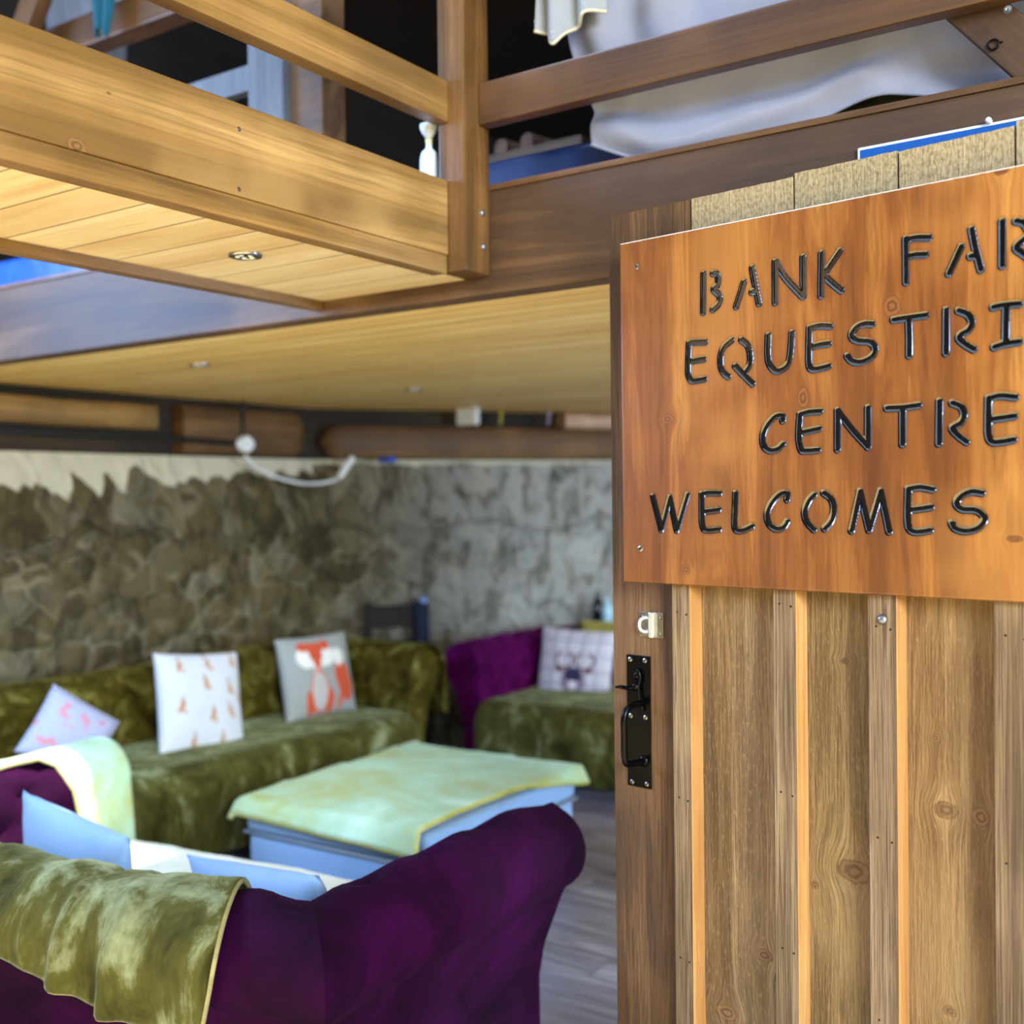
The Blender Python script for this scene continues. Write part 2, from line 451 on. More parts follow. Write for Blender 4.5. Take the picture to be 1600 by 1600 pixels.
def wall(name, p0, p1, z0, z1, mat, thick=0.35, amp=0.03, res=0.05, z_sub=None):
    """wall whose inner face runs p0->p1; inside of the room is to the right of that direction"""
    p0, p1 = Vector(p0), Vector(p1); d = p1 - p0; L = d.length; ang = math.atan2(d.y, d.x)
    bm = bmesh.new()
    nu, nv = max(2, int(L / res)), max(2, int((z1 - z0) / res))
    def f(a, b):
        x, z = a * L, z0 + b * (z1 - z0)
        y = 0.0
        if amp:
            k = min(a * L / 0.1, (1 - a) * L / 0.1, 1)
            y = -amp * (0.5 + fbm(x * 3.1, z * 4.3, 3.3)) * k
        return Vector((x, y, z))
    vv = grid(bm, nu, nv, f)
    back = [bm.verts.new((x, thick, z)) for x, z in ((0, z0), (L, z0), (L, z1), (0, z1))]
    bm.faces.new(back)
    bm.faces.new([vv[i][0] for i in range(nu + 1)] + [back[1], back[0]])
    bm.faces.new([vv[i][nv] for i in range(nu, -1, -1)] + [back[3], back[2]])
    bm.faces.new([vv[0][j] for j in range(nv, -1, -1)] + [back[0], back[3]])
    bm.faces.new([vv[nu][j] for j in range(nv + 1)] + [back[2], back[1]])
    o = put(name, bm, mat, smooth=True, angle=40)
    o.location = p0; o.rotation_euler = (0, 0, ang)
    return tag(o, kind='structure')
P_L0 = Vector((XL, -0.6, 0)); P_B1 = WB; P_B2 = Vector((3.0, WB.y, 0))
# inner side: travelling +Y along the left wall the room is on the right
wall('wall_left', P_L0, CORNER, 0, 1.80, M_STONE_L)
wall('wall_back', CORNER, P_B1, 0, 1.80, M_STONE_B)
wall('wall_far', P_B1, P_B2, 0, 1.80, M_STONE_B)
wall('wall_right', P_B2, (3.0, 5.5, 0), 0, 4.4, M_STONE_B, amp=0.02, res=0.2)
wall('wall_right_sill', (3.0, 5.5, 0), (3.0, 3.1, 0), 0, 0.85, M_STONE_B, amp=0.02, res=0.2)
wall('wall_right_lintel', (3.0, 5.5, 0), (3.0, 3.1, 0), 2.05, 4.4, M_STONE_B, amp=0.02, res=0.2)
wall('wall_right_near', (3.0, 3.1, 0), (3.0, 1.6, 0), 0, 4.4, M_STONE_B, amp=0.02, res=0.2)
bm = bmesh.new()
for a, b, z0_, z1_ in ((3.1, 5.5, 0.85, 0.92), (3.1, 5.5, 1.98, 2.05), (3.1, 3.17, 0.92, 1.98), (5.43, 5.5, 0.92, 1.98), (4.27, 4.33, 0.92, 1.98)):
    box(bm, 3.10, 3.16, a, b, z0_, z1_, 0.004)
tag(put('window_1', bm, plain('white_window_paint', 'd8d8d2', 0.5), loc=(3.13, 4.3, 0.85)), kind='structure')
bm = bmesh.new(); box(bm, -5.0, -4.72, -7.0, -0.6, -0.02, 4.6)
tag(put('wall_skyblock_wing', bm, M_DARKW, loc=(-4.86, -3.8, 0)), kind='structure')  # unseen wall added to block sky light from the left
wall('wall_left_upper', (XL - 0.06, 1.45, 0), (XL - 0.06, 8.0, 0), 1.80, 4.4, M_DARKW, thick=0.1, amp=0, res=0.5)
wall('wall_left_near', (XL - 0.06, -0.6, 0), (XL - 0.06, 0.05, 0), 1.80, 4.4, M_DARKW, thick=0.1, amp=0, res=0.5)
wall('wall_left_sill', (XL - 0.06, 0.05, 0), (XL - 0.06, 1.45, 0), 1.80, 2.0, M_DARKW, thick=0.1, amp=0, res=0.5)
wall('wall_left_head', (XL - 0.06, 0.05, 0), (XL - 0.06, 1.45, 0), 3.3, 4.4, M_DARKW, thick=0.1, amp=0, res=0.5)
bm = bmesh.new()
for a, b, z0_, z1_ in ((0.05, 1.45, 2.0, 2.06), (0.05, 1.45, 3.24, 3.3), (0.05, 0.11, 2.06, 3.24), (1.39, 1.45, 2.06, 3.24), (0.73, 0.78, 2.06, 3.24)):
    box(bm, XL - 0.15, XL - 0.09, a, b, z0_, z1_, 0.004)
tag(put('window_2', bm, M_OLD, loc=(XL - 0.12, 0.75, 2.0)), kind='structure')
wall('wall_back_upper', (XL - 0.06, 7.6, 0), (3.0, 7.6, 0), 2.0, 4.4, M_DARKW, thick=0.1, amp=0, res=0.5)

def floor_mat():
    N = NT('grey_wood_laminate')
    p = N.obj(); S = N.sep(p)
    row = N.m_('DIVIDE', S[1], 0.16); ri = N.m_('FLOOR', row)
    rr = N.n('ShaderNodeTexWhiteNoise', {'W': ri}, noise_dimensions='1D').outputs['Value']
    colx = N.m_('ADD', N.m_('DIVIDE', S[0], 1.1), rr); ci_ = N.m_('FLOOR', colx)
    cellv = N.n('ShaderNodeTexWhiteNoise', {'Vector': N.n('ShaderNodeCombineXYZ', {0: ci_, 1: ri, 2: 0.0}).outputs[0]}, noise_dimensions='3D')
    fr = N.m_('SUBTRACT', row, ri); e = N.m_('MINIMUM', fr, N.m_('SUBTRACT', 1.0, fr))
    fx = N.m_('SUBTRACT', colx, ci_); ex = N.m_('MULTIPLY', N.m_('MINIMUM', fx, N.m_('SUBTRACT', 1.0, fx)), 7.0)
    sm = N.rng(N.m_('MINIMUM', e, ex), 0.0, 0.03, 1.0, 0.0)
    q = N.v_('ADD', p, N.v_('MULTIPLY', cellv.outputs['Color'], (5, 5, 5)))
    n = N.noise(N.v_('MULTIPLY', q, (1.6, 16, 1)), 1.0, 5, 0.6, 1.0)
    col = N.ramp(n, [(0.3, '625a60'), (0.5, '8c868e'), (0.7, 'b8b4bc')])
    col = N.mix(N.m_('MULTIPLY', cellv.outputs['Value'], 0.45), col, '5a5055')
    col = N.mix(N.m_('MULTIPLY', sm, 0.6), col, '2a2427')
    N.set(Base_Color=col, Roughness=N.rng(n, 0.2, 0.8, 0.28, 0.5), Specular_IOR_Level=0.5)
    N.bump(n, 0.0008)
    return N.m
fl = bmesh.new(); box(fl, -5.0, 3.3, 0.9, 8.0, -0.1, 0.0)
tag(put('floor', fl, floor_mat(), loc=(-0.85, 4.4, -0.1)), kind='structure')
def ground_mat():
    N = NT('pale_yard_gravel')
    n = N.noise(N.obj(), 60, 4); n2 = N.noise(N.obj(), 0.8, 3)
    col = N.mix(N.rng(n, 0.35, 0.65), 'b09a6c', 'dcc890')
    col = N.mix(N.m_('MULTIPLY', N.rng(n2, 0.4, 0.7), 0.3), col, '7d7358')
    N.set(Base_Color=col, Roughness=0.95); N.bump(n, 0.01)
    return N.m
gd = bmesh.new(); box(gd, -14, 14, -22, 0.9, -0.2, -0.02)
tag(put('ground', gd, ground_mat(), loc=(0, -8, -0.2)), kind='structure')

# room ceiling = underside of the loft, with the loft deck on top
bm = bmesh.new(); box(bm, XL - 0.06, 3.0, YF + 0.08, 8.0, ZC, ZC + 0.02)
tag(put('ceiling', bm, M_SOFFIT, loc=(0, 5, ZC)), kind='structure')
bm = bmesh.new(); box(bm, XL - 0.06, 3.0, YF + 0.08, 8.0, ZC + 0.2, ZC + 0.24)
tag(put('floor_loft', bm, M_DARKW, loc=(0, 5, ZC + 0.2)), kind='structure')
# pitched-off roof slab with one rooflight opening over the stair void
RZ = 4.2; HX0, HX1, HY0, HY1 = -2.50, -1.58, 1.42, 1.82
bm = bmesh.new()
def slab(x0, x1, y0, y1): box(bm, x0, x1, y0, y1, RZ, RZ + 0.12)
RY0 = 0.75
slab(XL - 0.2, 3.3, RY0, HY0); slab(XL - 0.2, 3.3, HY1, 8.0); slab(XL - 0.2, HX0, HY0, HY1); slab(HX1, 3.3, HY0, HY1)
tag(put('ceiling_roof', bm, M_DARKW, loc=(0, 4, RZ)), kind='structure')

# ------------------------------------------------------------------ loft edge beam (runs left-right)
bm = bmesh.new(); box(bm, XL, 1.9, YF, YF + 0.08, 2.095, 2.36, 0.006)
fb = thing('loft_edge_beam', 'long brown timber edge beam carrying the loft behind the corner post', 'beam', (0, YF, 2.09))
put('beam_board', bm, M_BEAM, fb, loc=None); fb.children[0].location = (0, -YF, -2.09)
bm = bmesh.new(); box(bm, XL, 1.9, YF - 0.004, YF + 0.082, 2.36, 2.375, 0.003)
o = put('capping_strip', bm, M_STAINX, fb); o.location = (0, -YF, -2.09)

# ------------------------------------------------------------------ left walkway
XW = -1.715
wk = thing('loft_walkway', 'stained pine walkway platform with pale boarded underside ending at the corner post', 'walkway', (XW - 0.28, 0.9, 2.12))
def wput(name, bm, mat, **k):
    o = put(name, bm, mat, wk, **k); o.location = -Vector(wk.location); return o
WY0 = 0.35
def fascia_mat():
    return wood('stained_pine_fascia', '664b24', '977440', 'c09c60', grain=1, across=8, along=0.4, rough=0.4, fine=0.45, blotch=0.45, coat=0.2,
                knots=[(onX(120, 236, XW).y, onX(120, 228, XW).z, 0.022, 0.014), (onX(372, 286, XW).y - 0.3, 2.30, 0.005, 0.003)], kplane=(1, 2), jitter=False)
bm = bmesh.new(); box(bm, XW - 0.045, XW, WY0, 2.249, 2.182, 2.37, 0.004); wput('fascia_board', bm, fascia_mat())
bm = bmesh.new(); box(bm, XW - 0.05, XW - 0.004, WY0, 2.249, 2.135, 2.182, 0.005); wput('lower_trim', bm, M_STAIN)
bm = bmesh.new(); box(bm, -2.26, XW - 0.031, WY0, YF - 0.002, 2.14, 2.155)
def soff2():
    return wood('pine_boards_walkway', 'd2b27c', 'e9d3a4', 'f8eac8', grain=0, across=9, along=0.6, rough=0.45, planks=(1, 0.14, 0.02), fine=0.12, blotch=0.2, seam=(0.16, 0.08, 0.025, 1), bump=0.0004, jitter=False)
wput('soffit_boards', bm, soff2())
bm = bmesh.new(); box(bm, -2.30, -2.255, WY0, YF - 0.002, 2.115, 2.37, 0.004); wput('rear_fascia', bm, M_STAIN)
bm = bmesh.new(); box(bm, -2.254, XW - 0.062, WY0, YF - 0.002, 2.33, 2.365); wput('deck', bm, M_STAINX)
for py in (202, 296):
    bm = bmesh.new(); px = 373
    q = onX(px, py, XW); lathe(bm, [(0.0045, 0), (0.0045, 0.0012), (0.002, 0.002)], q, 10, Matrix.Rotation(PI / 2, 3, 'Y'))
    wput('screw', bm, STEEL)

# ------------------------------------------------------------------ corner post and rails
X0, X1, Y0, Y1 = -1.745, -1.662, 2.25, 2.358
cp = thing('corner_post', 'square stained pine post with two bolts where the loft rails meet', 'post', (-1.70, 2.30, 2.14))
bm = bmesh.new(); box(bm, X0 - cp.location.x, X1 - cp.location.x, Y0 - cp.location.y, Y1 - cp.location.y, 0.0, 1.62, 0.006); put('shaft', bm, M_STAINZ, cp)
bm = bmesh.new(); box(bm, X0 - 0.015 - cp.location.x, X0 - cp.location.x, Y0 + 0.002 - cp.location.y, Y1 - 0.004 - cp.location.y, 0.016, 0.24, 0.004); put('side_fillet', bm, M_STAIN, cp)
for py, px in ((333, 753), (386, 755)):
    q = onX(px, py, X1) - cp.location
    bm = bmesh.new(); lathe(bm, [(0.009, -0.002), (0.009, 0.001), (0.0078, 0.005), (0.004, 0.0075)], q, 16, Matrix.Rotation(PI / 2, 3, 'Y'))
    put('bolt', bm, ZINC, cp, smooth=True)
def rail(name, label, x0, x1, y0, y1, z0, z1, mat, cat='rail', bev=0.005, group=None):
    o = bxo(name, x0, x1, y0, y1, z0, z1, mat, bev=bev); return tag(o, label, cat, group)
rail('guard_rail', 'golden stained middle rail above the walkway fascia, ending at the corner post', XW - 0.04, XW + 0.005, WY0, Y0 - 0.0005, 2.515, 2.62, M_STAIN)
rail('guard_rail', 'upper rail over the walkway, mostly above the top of the picture', XW - 0.04, XW + 0.005, WY0, Y0 - 0.0005, 2.87, 2.97, M_STAIN)
r1 = rail('guard_rail', 'brown middle rail in front of the draped sheet, right of the corner post', X1 + 0.0005, 1.9, Y1 - 0.05, Y1 - 0.006, 2.515, 2.62, M_STAINX)
q = onY(1575, 15, Y1 - 0.05)
bm = bmesh.new(); lathe(bm, [(0.008, 0), (0.008, 0.001), (0.004, 0.0012), (0.003, 0.0005)], q - r1.location, 14, Matrix.Rotation(PI / 2, 3, 'X'))
put('screw', bm, STEEL, r1)
rail('guard_rail', 'upper brown rail right of the corner post, only its lower edge in view', X1 + 0.0005, 1.9, Y1 - 0.05, Y1 - 0.006, 2.868, 2.97, M_STAINX)

# far part of the loft edge, lit by the rooflight
gp = onY(395, 160, YF + 0.03); gp2 = onY(450, 160, YF + 0.03)
rail('loft_post', 'rooflit side of the loft post, coloured pale grey, behind the walkway rail', gp.x, gp2.x, YF + 0.01, YF + 0.07, 2.376, 4.1, M_GREYW, 'post')  # lit face of the post, its light put into the grey
ga = onY(270, 139, YF + 0.03); gb = onY(397, 100, YF + 0.03); gc = onY(397, 141, YF + 0.03)
rail('loft_rail', 'pale grey rail butting into the grey loft post', XL + 0.6, gp.x, YF + 0.02, YF + 0.06, gc.z, gb.z, M_GREYW, 'rail')
gd2 = onY(500, 160, YF + 0.03)
rail('loft_post', 'shaded side of the same loft post, coloured dark brown', gp2.x + 0.002, gd2.x, YF + 0.04, YF + 0.14, 2.376, 4.1, M_BEAM, 'post')  # shadowed face of the same post, built as a darker piece
# ================================================================== THE DOOR
dr = bpy.data.objects.new('door_1', None); C.objects.link(dr)
dr.location = DO; dr.rotation_euler = (0, 0, DROT)
tag(dr, 'open boarded timber door with battens, black pull handle and steel catch', 'door', kind='structure')
TH = 0.024
# batten thickness from the visible depth of its right-hand side
uF, _ = dpx(1082, 1300, 0.0)
def side_h():
    lo, hi = 0.0, 0.1
    for _ in range(30):
        m = (lo + hi) / 2
        if dpx(1082, 1300, -m)[0] < dpx(1100, 1300, 0.0)[0] : hi = m if False else hi; 
        if dpx(1082, 1300, -m)[0] > dpx(1100, 1300, 0.0)[0]: hi = m
        else: lo = m
    return (lo + hi) / 2
HB = side_h()
print('batten thickness', HB, 'edge', dpx(950, 700), dpx(1600, 700), 'top', dpx(955, 338), dpx(1240, 276))
kA = dict(grain=2, across=22, along=1.1, rough=0.8, fine=0.85, blotch=0.4, bump=0.002)
def k(px, py, ra, rb, c=0.0):
    u, wv = dpx(px, py, c); return (u, wv, ra, rb)
M_B1 = wood('stile_board', '35220f', '614325', '7f5d39', **kA)
M_B2 = wood('sawn_board_pale_brown', '4c3a20', '876a46', 'b0946c', rough_sawn=0.35, knots=[k(1135, 1582, 0.028, 0.016), k(1195, 1493, 0.018, 0.013)], jitter=False, **kA)
M_B3 = wood('sawn_board_olive_brown', '4a391f', '80663f', 'a68c60', rough_sawn=0.35, knots=[k(1335, 1362, 0.034, 0.022), k(1322, 1033, 0.012, 0.006), k(1273, 1382, 0.009, 0.009)], jitter=False, **kA)
M_B4 = wood('sawn_board_knotty', '573f20', '8a6a42', 'a3875c', rough_sawn=0.35, knots=[k(1478, 1266, 0.022, 0.016), k(1533, 1277, 0.016, 0.016), k(1462, 1153, 0.008, 0.007), k(1485, 1580, 0.012, 0.010), k(1468, 247, 0.012, 0.008)], jitter=False, **kA)
M_B5 = wood('sawn_board_brown', '57401f', '886a42', 'a1855a', rough_sawn=0.3, **kA)
M_BT = wood('batten_front', '46331f', '8a7150', 'b09674', grain=2, across=30, along=0.7, rough=0.85, fine=1.0, blotch=0.3, bump=0.0025)
M_RAW = wood('raw_cut_edge', '9c6a34', 'be8c4e', 'd6ac72', grain=2, across=20, along=0.8, rough=0.7, fine=0.25, blotch=0.3)
zt = dpx(955, 338)[1]
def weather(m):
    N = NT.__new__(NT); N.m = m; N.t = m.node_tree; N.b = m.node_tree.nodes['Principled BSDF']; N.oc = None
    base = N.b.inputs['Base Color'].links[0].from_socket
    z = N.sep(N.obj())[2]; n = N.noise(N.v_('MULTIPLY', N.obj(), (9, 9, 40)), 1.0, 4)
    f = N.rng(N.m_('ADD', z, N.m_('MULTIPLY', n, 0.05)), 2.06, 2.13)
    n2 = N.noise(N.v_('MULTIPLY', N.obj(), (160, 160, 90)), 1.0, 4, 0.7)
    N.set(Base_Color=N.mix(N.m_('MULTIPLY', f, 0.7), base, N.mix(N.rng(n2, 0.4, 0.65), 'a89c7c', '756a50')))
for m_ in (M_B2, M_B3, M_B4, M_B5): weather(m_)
W_DOOR = 1.22
ue = [dpx(950, 320)[0]] + [dpx(x, y)[0] for x, y in ((1079, 311), (1240, 273), (1403, 236), (1586, 190))]
pitch = (ue[-1] - ue[0]) / 4
while ue[-1] < W_DOOR - 0.05: ue.append(ue[-1] + pitch)
mats = [M_B1, M_B2, M_B3, M_B4, M_B5, M_B2, M_B3, M_B5, M_B4]
offs = [0.0, 0.0, 0.006, 0.004, 0.011, 0.006, 0.009, 0.004]
for i, (a, b) in enumerate(zip(ue, ue[1:])):
    bm = bmesh.new()
    # ragged sawn top: subdivided top edge
    n = 26; top = zt + offs[i]
    z0 = 0.03
    pts = [(a + 0.0022, z0), (b - 0.0022, z0)] + [(b - 0.0022 - (b - a - 0.0044) * t / n, top - 0.0025 * abs(fbm(t * 0.7, i * 3.1)) - 0.004 * abs(fbm(t * 0.13, i)) ) for t in range(n + 1)]
    fr = [bm.verts.new((x, 0, z)) for x, z in pts]; bk = [bm.verts.new((x, TH, z)) for x, z in pts]
    bm.faces.new(fr); bm.faces.new(bk[::-1])
    m = len(pts)
    for t in range(m): bm.faces.new((fr[t], bk[t], bk[(t + 1) % m], fr[(t + 1) % m]))
    put('board', bm, mats[i], dr)
# battens below the sign
sgb = dpx(972, 908, -HB)[1]
bats = []
for (fx0, fx1) in ((1053, 1082), (1210, 1247), (1358, 1404), (1554, None)):
    a = dpx(fx0, 1300, -HB)[0]
    b = dpx(fx1, 1300, -HB)[0] if fx1 else a + 0.064
    bats.append((a, b))
wB = 0.06
while bats[-1][0] + pitch + wB < W_DOOR: bats.append((bats[-1][0] + pitch, bats[-1][0] + pitch + wB))
print('battens', bats, 'sign bottom', sgb)
ztop = dpx(968, 380, -HB)[1]
for i, (a, b) in enumerate(bats):
    bm = bmesh.new()
    nz = 60; z0, z1 = 0.03, ztop - 0.03
    rows = []
    for j in range(nz + 1):
        z = z0 + (z1 - z0) * j / nz
        wl = 0.0012 * fbm(z * 5, i * 7.7); wr = 0.0014 * fbm(z * 6, i * 3.3 + 9)
        rows.append([bm.verts.new(p) for p in ((a + wl, -0.0002, z), (a + wl, -HB + 0.0015, z), (a + wl + 0.0015, -HB, z), (b + wr - 0.0012, -HB, z), (b + wr, -HB + 0.001, z), (b + wr, -0.0002, z))])
    for r0, r1_ in zip(rows, rows[1:]):
        for t in range(6):
            f = bm.faces.new((r0[t], r0[(t + 1) % 6], r1_[(t + 1) % 6], r1_[t]))
            f.material_index = 1 if t in (3, 4) else 0
    bm.faces.new(rows[0]); bm.faces.new(rows[-1][::-1])
    bt = put('batten', bm, [M_BT, M_RAW], dr)
    # nail heads, two per course
    bm = bmesh.new()
    for zz in ((0.35, 0.62, 0.95, 1.33) if i != 1 else (0.33, 0.70, 1.00, 1.36)):
        for s, dz in ((0.3, 0.0), (0.78, -0.004)):
            lathe(bm, [(0.0022, 0.0), (0.0022, 0.0006)], (a + (b - a) * s, -HB, zz + dz), 8, Matrix.Rotation(PI / 2, 3, 'X'))
    put('nail', bm, BLACK, bt)
    if i == 2:
        q = dpx(1379, 968, -HB)
        bm = bmesh.new(); lathe(bm, [(0.0095, 0.0), (0.009, 0.003), (0.006, 0.006), (0.002, 0.007)], (q[0], -HB, q[1]), 18, Matrix.Rotation(PI / 2, 3, 'X'))
        put('round_bolt_head', bm, ZINC, bt, smooth=True)
# ledges on the back of the door
for z in (0.25, 1.05, 1.85):
    bm = bmesh.new(); box(bm, 0.04, W_DOOR - 0.05, TH, TH + 0.028, z, z + 0.12, 0.003); put('ledge', bm, M_B5, dr)

# ---- pull handle
def screw(parent, x, y, z, r=0.0052, mat=STEEL, name='screw'):
    bm = bmesh.new()
    lathe(bm, [(r, 0.0), (r * 0.95, 0.0012), (r * 0.6, 0.002)], (x, y, z), 16, Matrix.Rotation(PI / 2, 3, 'X'))
    for a in (0.3, 0.3 + PI / 2):
        Mx = Matrix.Translation((x, y - 0.0021, z)) @ Matrix.Rotation(a, 4, 'Y')
        box(bm, -r * 0.6, r * 0.6, -0.0002, 0.0004, -r * 0.13, r * 0.13, 0, Mx, mi=1)
    return put(name, bm, [mat, BLACK], parent, smooth=False)
a0, zt0 = dpx(980, 1022); a1, zb0 = dpx(1020, 1233)
zb1 = dpx(982, 1226)[1]
PL0, PL1, PZ0, PZ1 = a0, dpx(1018, 1130)[0], zb1, zt0
hp = thing('pull_handle', None, None); hp.parent = dr
bm = bmesh.new(); box(bm, PL0, PL1, -0.003, 0.0, PZ0, PZ1, 0.0012); put('backplate', bm, BLACKMETAL, hp)
for (px, py) in ((986, 1030), (1009, 1032), (987, 1118), (1010, 1121), (989, 1221), (1012, 1225)):
    u, z = dpx(px, py); screw(hp, u, -0.003, z)
pw = PL1 - PL0; cx = (PL0 + PL1) / 2
gy = -0.062
zt_g = dpx(1003, 1098)[1]; zb_g = dpx(1003, 1188)[1]
path = cr([(cx + 0.012, -0.003, zt_g), (cx + 0.010, -0.030, zt_g + 0.001), (cx + 0.006, -0.052, zt_g - 0.006), (cx + 0.004, gy, zt_g - 0.026),
           (cx + 0.004, gy, (zt_g + zb_g) / 2), (cx + 0.004, gy, zb_g + 0.022), (cx + 0.006, -0.056, zb_g + 0.003), (cx + 0.010, -0.030, zb_g), (cx + 0.012, -0.003, zb_g)], 6)
bm = bmesh.new(); tube(bm, path, 0.0072, 14)
lathe(bm, [(0.013, 0.0), (0.012, 0.003), (0.008, 0.006)], (cx + 0.012, -0.003, zb_g), 16, Matrix.Rotation(PI / 2, 3, 'X'))
put('grip', bm, BLACKMETAL, hp, smooth=True)
ux, uz = dpx(994, 1072)
bm = bmesh.new()
tube(bm, cr([(cx - 0.002, -0.004, uz + 0.03), (cx + 0.004, -0.008, uz + 0.036), (cx + 0.009, -0.009, uz + 0.018), (cx + 0.005, -0.010, uz), (cx + 0.008, -0.010, uz - 0.03), (cx + 0.014, -0.006, uz - 0.05)], 6), 0.0035, 8)
lathe(bm, [(0.009, 0), (0.009, 0.006), (0.004, 0.009)], (cx - 0.001, -0.003, uz + 0.024), 14, Matrix.Rotation(PI / 2, 3, 'X'))
lathe(bm, [(0.010, 0), (0.009, 0.010), (0.004, 0.013)], (cx - 0.003, -0.003, uz), 14, Matrix.Rotation(PI / 2, 3, 'X'))
tube(bm, cr([(cx - 0.003, -0.008, uz), (cx - 0.010, -0.022, uz - 0.002), (cx - 0.020, -0.042, uz + 0.003), (cx - 0.024, -0.052, uz + 0.003)], 5), [0.005] * 5 + [0.0042] * 6 + [0.003] * 5, 8)
put('thumb_latch', bm, BLACKMETAL, hp, smooth=True)

# ---- small steel keep with staple
k0, kz1 = dpx(999, 955); k1, _ = dpx(1037, 960); kz0 = dpx(1000, 994)[1]
kp = thing('door_catch', None, None); kp.parent = dr
bm = bmesh.new(); box(bm, k0, k1, -0.0025, 0.0, kz0, kz1, 0.0008); put('plate', bm, STEEL, kp)
kw = k1 - k0
bm = bmesh.new(); box(bm, k0 + kw * 0.50, k0 + kw * 0.66, -0.012, -0.002, kz0, kz1, 0.002); put('raised_rib', bm, plain('polished_steel', 'e8e8e2', 0.18, 0.6), kp)
zc = (kz0 + kz1) / 2; hh = (kz1 - kz0) * 0.27
bm = bmesh.new(); tube(bm, cr([(k0 + kw * 0.42, -0.002, zc + hh), (k0 + kw * 0.30, -0.012, zc + hh), (k0 + kw * 0.22, -0.018, zc + hh * 0.5), (k0 + kw * 0.22, -0.018, zc - hh * 0.5), (k0 + kw * 0.30, -0.012, zc - hh), (k0 + kw * 0.42, -0.002, zc - hh)], 5), 0.0033, 8)
put('staple', bm, plain('white_metal', 'd8dcda', 0.3, 0.3), kp, smooth=True)
for (sx, sz) in ((0.12, 0.82), (0.84, 0.82), (0.84, 0.18), (0.38, 0.82)):
    screw(kp, k0 + kw * sx, -0.0025, kz0 + (kz1 - kz0) * sz, 0.0035)

# ================================================================== THE SIGN
ST = 0.018
SY = -HB - ST                    # front face of the sign in door coordinates
su0, sz1 = dpx(968, 381, SY); sz0 = dpx(972, 909, SY)[1]
su1 = 1.14
print('sign', su0, su1, sz0, sz1, 'right top px target 255', dpx(1600, 256, SY), dpx(1600, 941, SY))
R = {1: (1080, 330, 6.154), 2: (1380, 320, 7.273), 3: (1060, 480, 5.926), 4: (1320, 450, 5.714), 5: (1170, 600, 3.721), 6: (1000, 740, 5.333), 7: (1280, 740, 5.0)}
LET = [
 (1, [[(115,605),(113,975)], [(205,600),(240,605),(257,650),(248,715),(213,755),(258,800),(275,850),(252,905),(205,948)],
      [(505,685),(430,920)], [(583,550),(610,700),(650,890)], [(580,780),(618,772)],
      [(803,490),(805,880)], [(812,495),(900,640),(1065,820)], [(1072,445),(1075,820)],
      [(1250,410),(1245,815)], [(1425,385),(1280,600)], [(1270,620),(1370,710),(1440,765)]]),
 (2, [[(250,390),(255,885)], [(262,400),(360,378),(515,375)], [(270,592),(370,572),(475,568)],
      [(880,480),(740,785)], [(998,285),(1040,500),(1102,740)], [(985,590),(1050,590)],
      [(1345,195),(1345,695)], [(1505,190),(1590,215),(1640,300),(1610,380),(1540,440),(1505,500),(1580,560),(1650,610)]]),
 (3, [[(100,330),(180,325),(245,325)], [(95,335),(88,500),(88,620),(115,680),(160,682),(238,668)], [(100,508),(180,490),(232,485)],
      [(490,308),(420,370),(388,460),(392,560),(420,615),(458,645)], [(580,305),(640,360),(663,460),(655,540),(615,605)], [(522,548),(600,630),(682,712)],
      [(828,265),(825,440),(840,530),(890,588),(950,583),(1010,530),(1035,430),(1048,240)],
      [(1400,178),(1300,175),(1215,195)], [(1210,195),(1205,380),(1205,520),(1230,575),(1310,568),(1385,548)], [(1215,375),(1300,352),(1385,340)]]),
 (4, [[(240,325),(180,322),(110,345),(60,405),(65,450),(120,475),(210,482),(258,520),(262,575),(220,628),(130,665),(55,652),(18,610)],
      [(430,288),(560,268),(720,245)], [(565,280),(570,450),(570,605)],
      [(900,200),(898,585)], [(1010,205),(1090,240),(1128,310),(1095,380),(1035,415),(1015,455),(1070,505),(1145,550)],
      [(1320,175),(1420,155),(1550,145)], [(1435,165),(1428,485)], [(1328,530),(1420,502),(1550,482)]]),
 (5, [[(195,215),(192,188),(150,192),(105,240),(80,300),(85,360),(120,388),(165,380),(195,352)],
      [(412,160),(345,165),(298,178)], [(295,178),(288,300),(300,380),(330,390),(400,385)], [(300,285),(360,272),(405,262)],
      [(513,155),(513,382)], [(516,160),(600,270),(690,368)], [(690,140),(690,365)],
      [(800,142),(890,138),(985,125)], [(890,140),(890,352)],
      [(1105,102),(1102,348)], [(1180,112),(1230,135),(1248,180),(1228,228),(1180,258),(1210,298),(1262,338)],
      [(1545,78),(1460,70),(1395,84)], [(1390,84),(1388,200),(1390,300),(1410,337),(1460,338),(1535,325)], [(1400,208),(1470,198),(1540,188)]]),
 (6, [[(105,190),(175,468)], [(175,468),(245,198)], [(245,198),(303,473)], [(303,473),(392,178)],
      [(660,165),(580,162),(515,170)], [(512,170),(512,300),(518,430),(548,472),(655,465)], [(525,320),(600,310),(652,302)],
      [(793,165),(790,280),(785,430),(805,474),(860,472),(930,440)],
      [(1222,218),(1222,168),(1160,175),(1090,250),(1055,340),(1072,420),(1130,462),(1190,448),(1222,400)],
      [(1448,178),(1400,230),(1368,320),(1385,400),(1445,468)]]),
 (7, [[(32,152),(90,200),(110,280),(90,370),(38,432)],
      [(315,140),(248,448)], [(315,140),(385,442)], [(385,442),(475,137)], [(475,137),(542,455)],
      [(882,125),(780,108),(692,122)], [(690,122),(688,250),(690,400),(720,450),(790,455),(862,442)], [(700,285),(780,276),(868,262)],
      [(1265,152),(1180,142),(1100,180),(1068,235),(1110,278),(1210,285),(1272,322),(1282,370),(1230,428),(1140,450),(1060,430),(1032,388)]]),
]
strokes = []
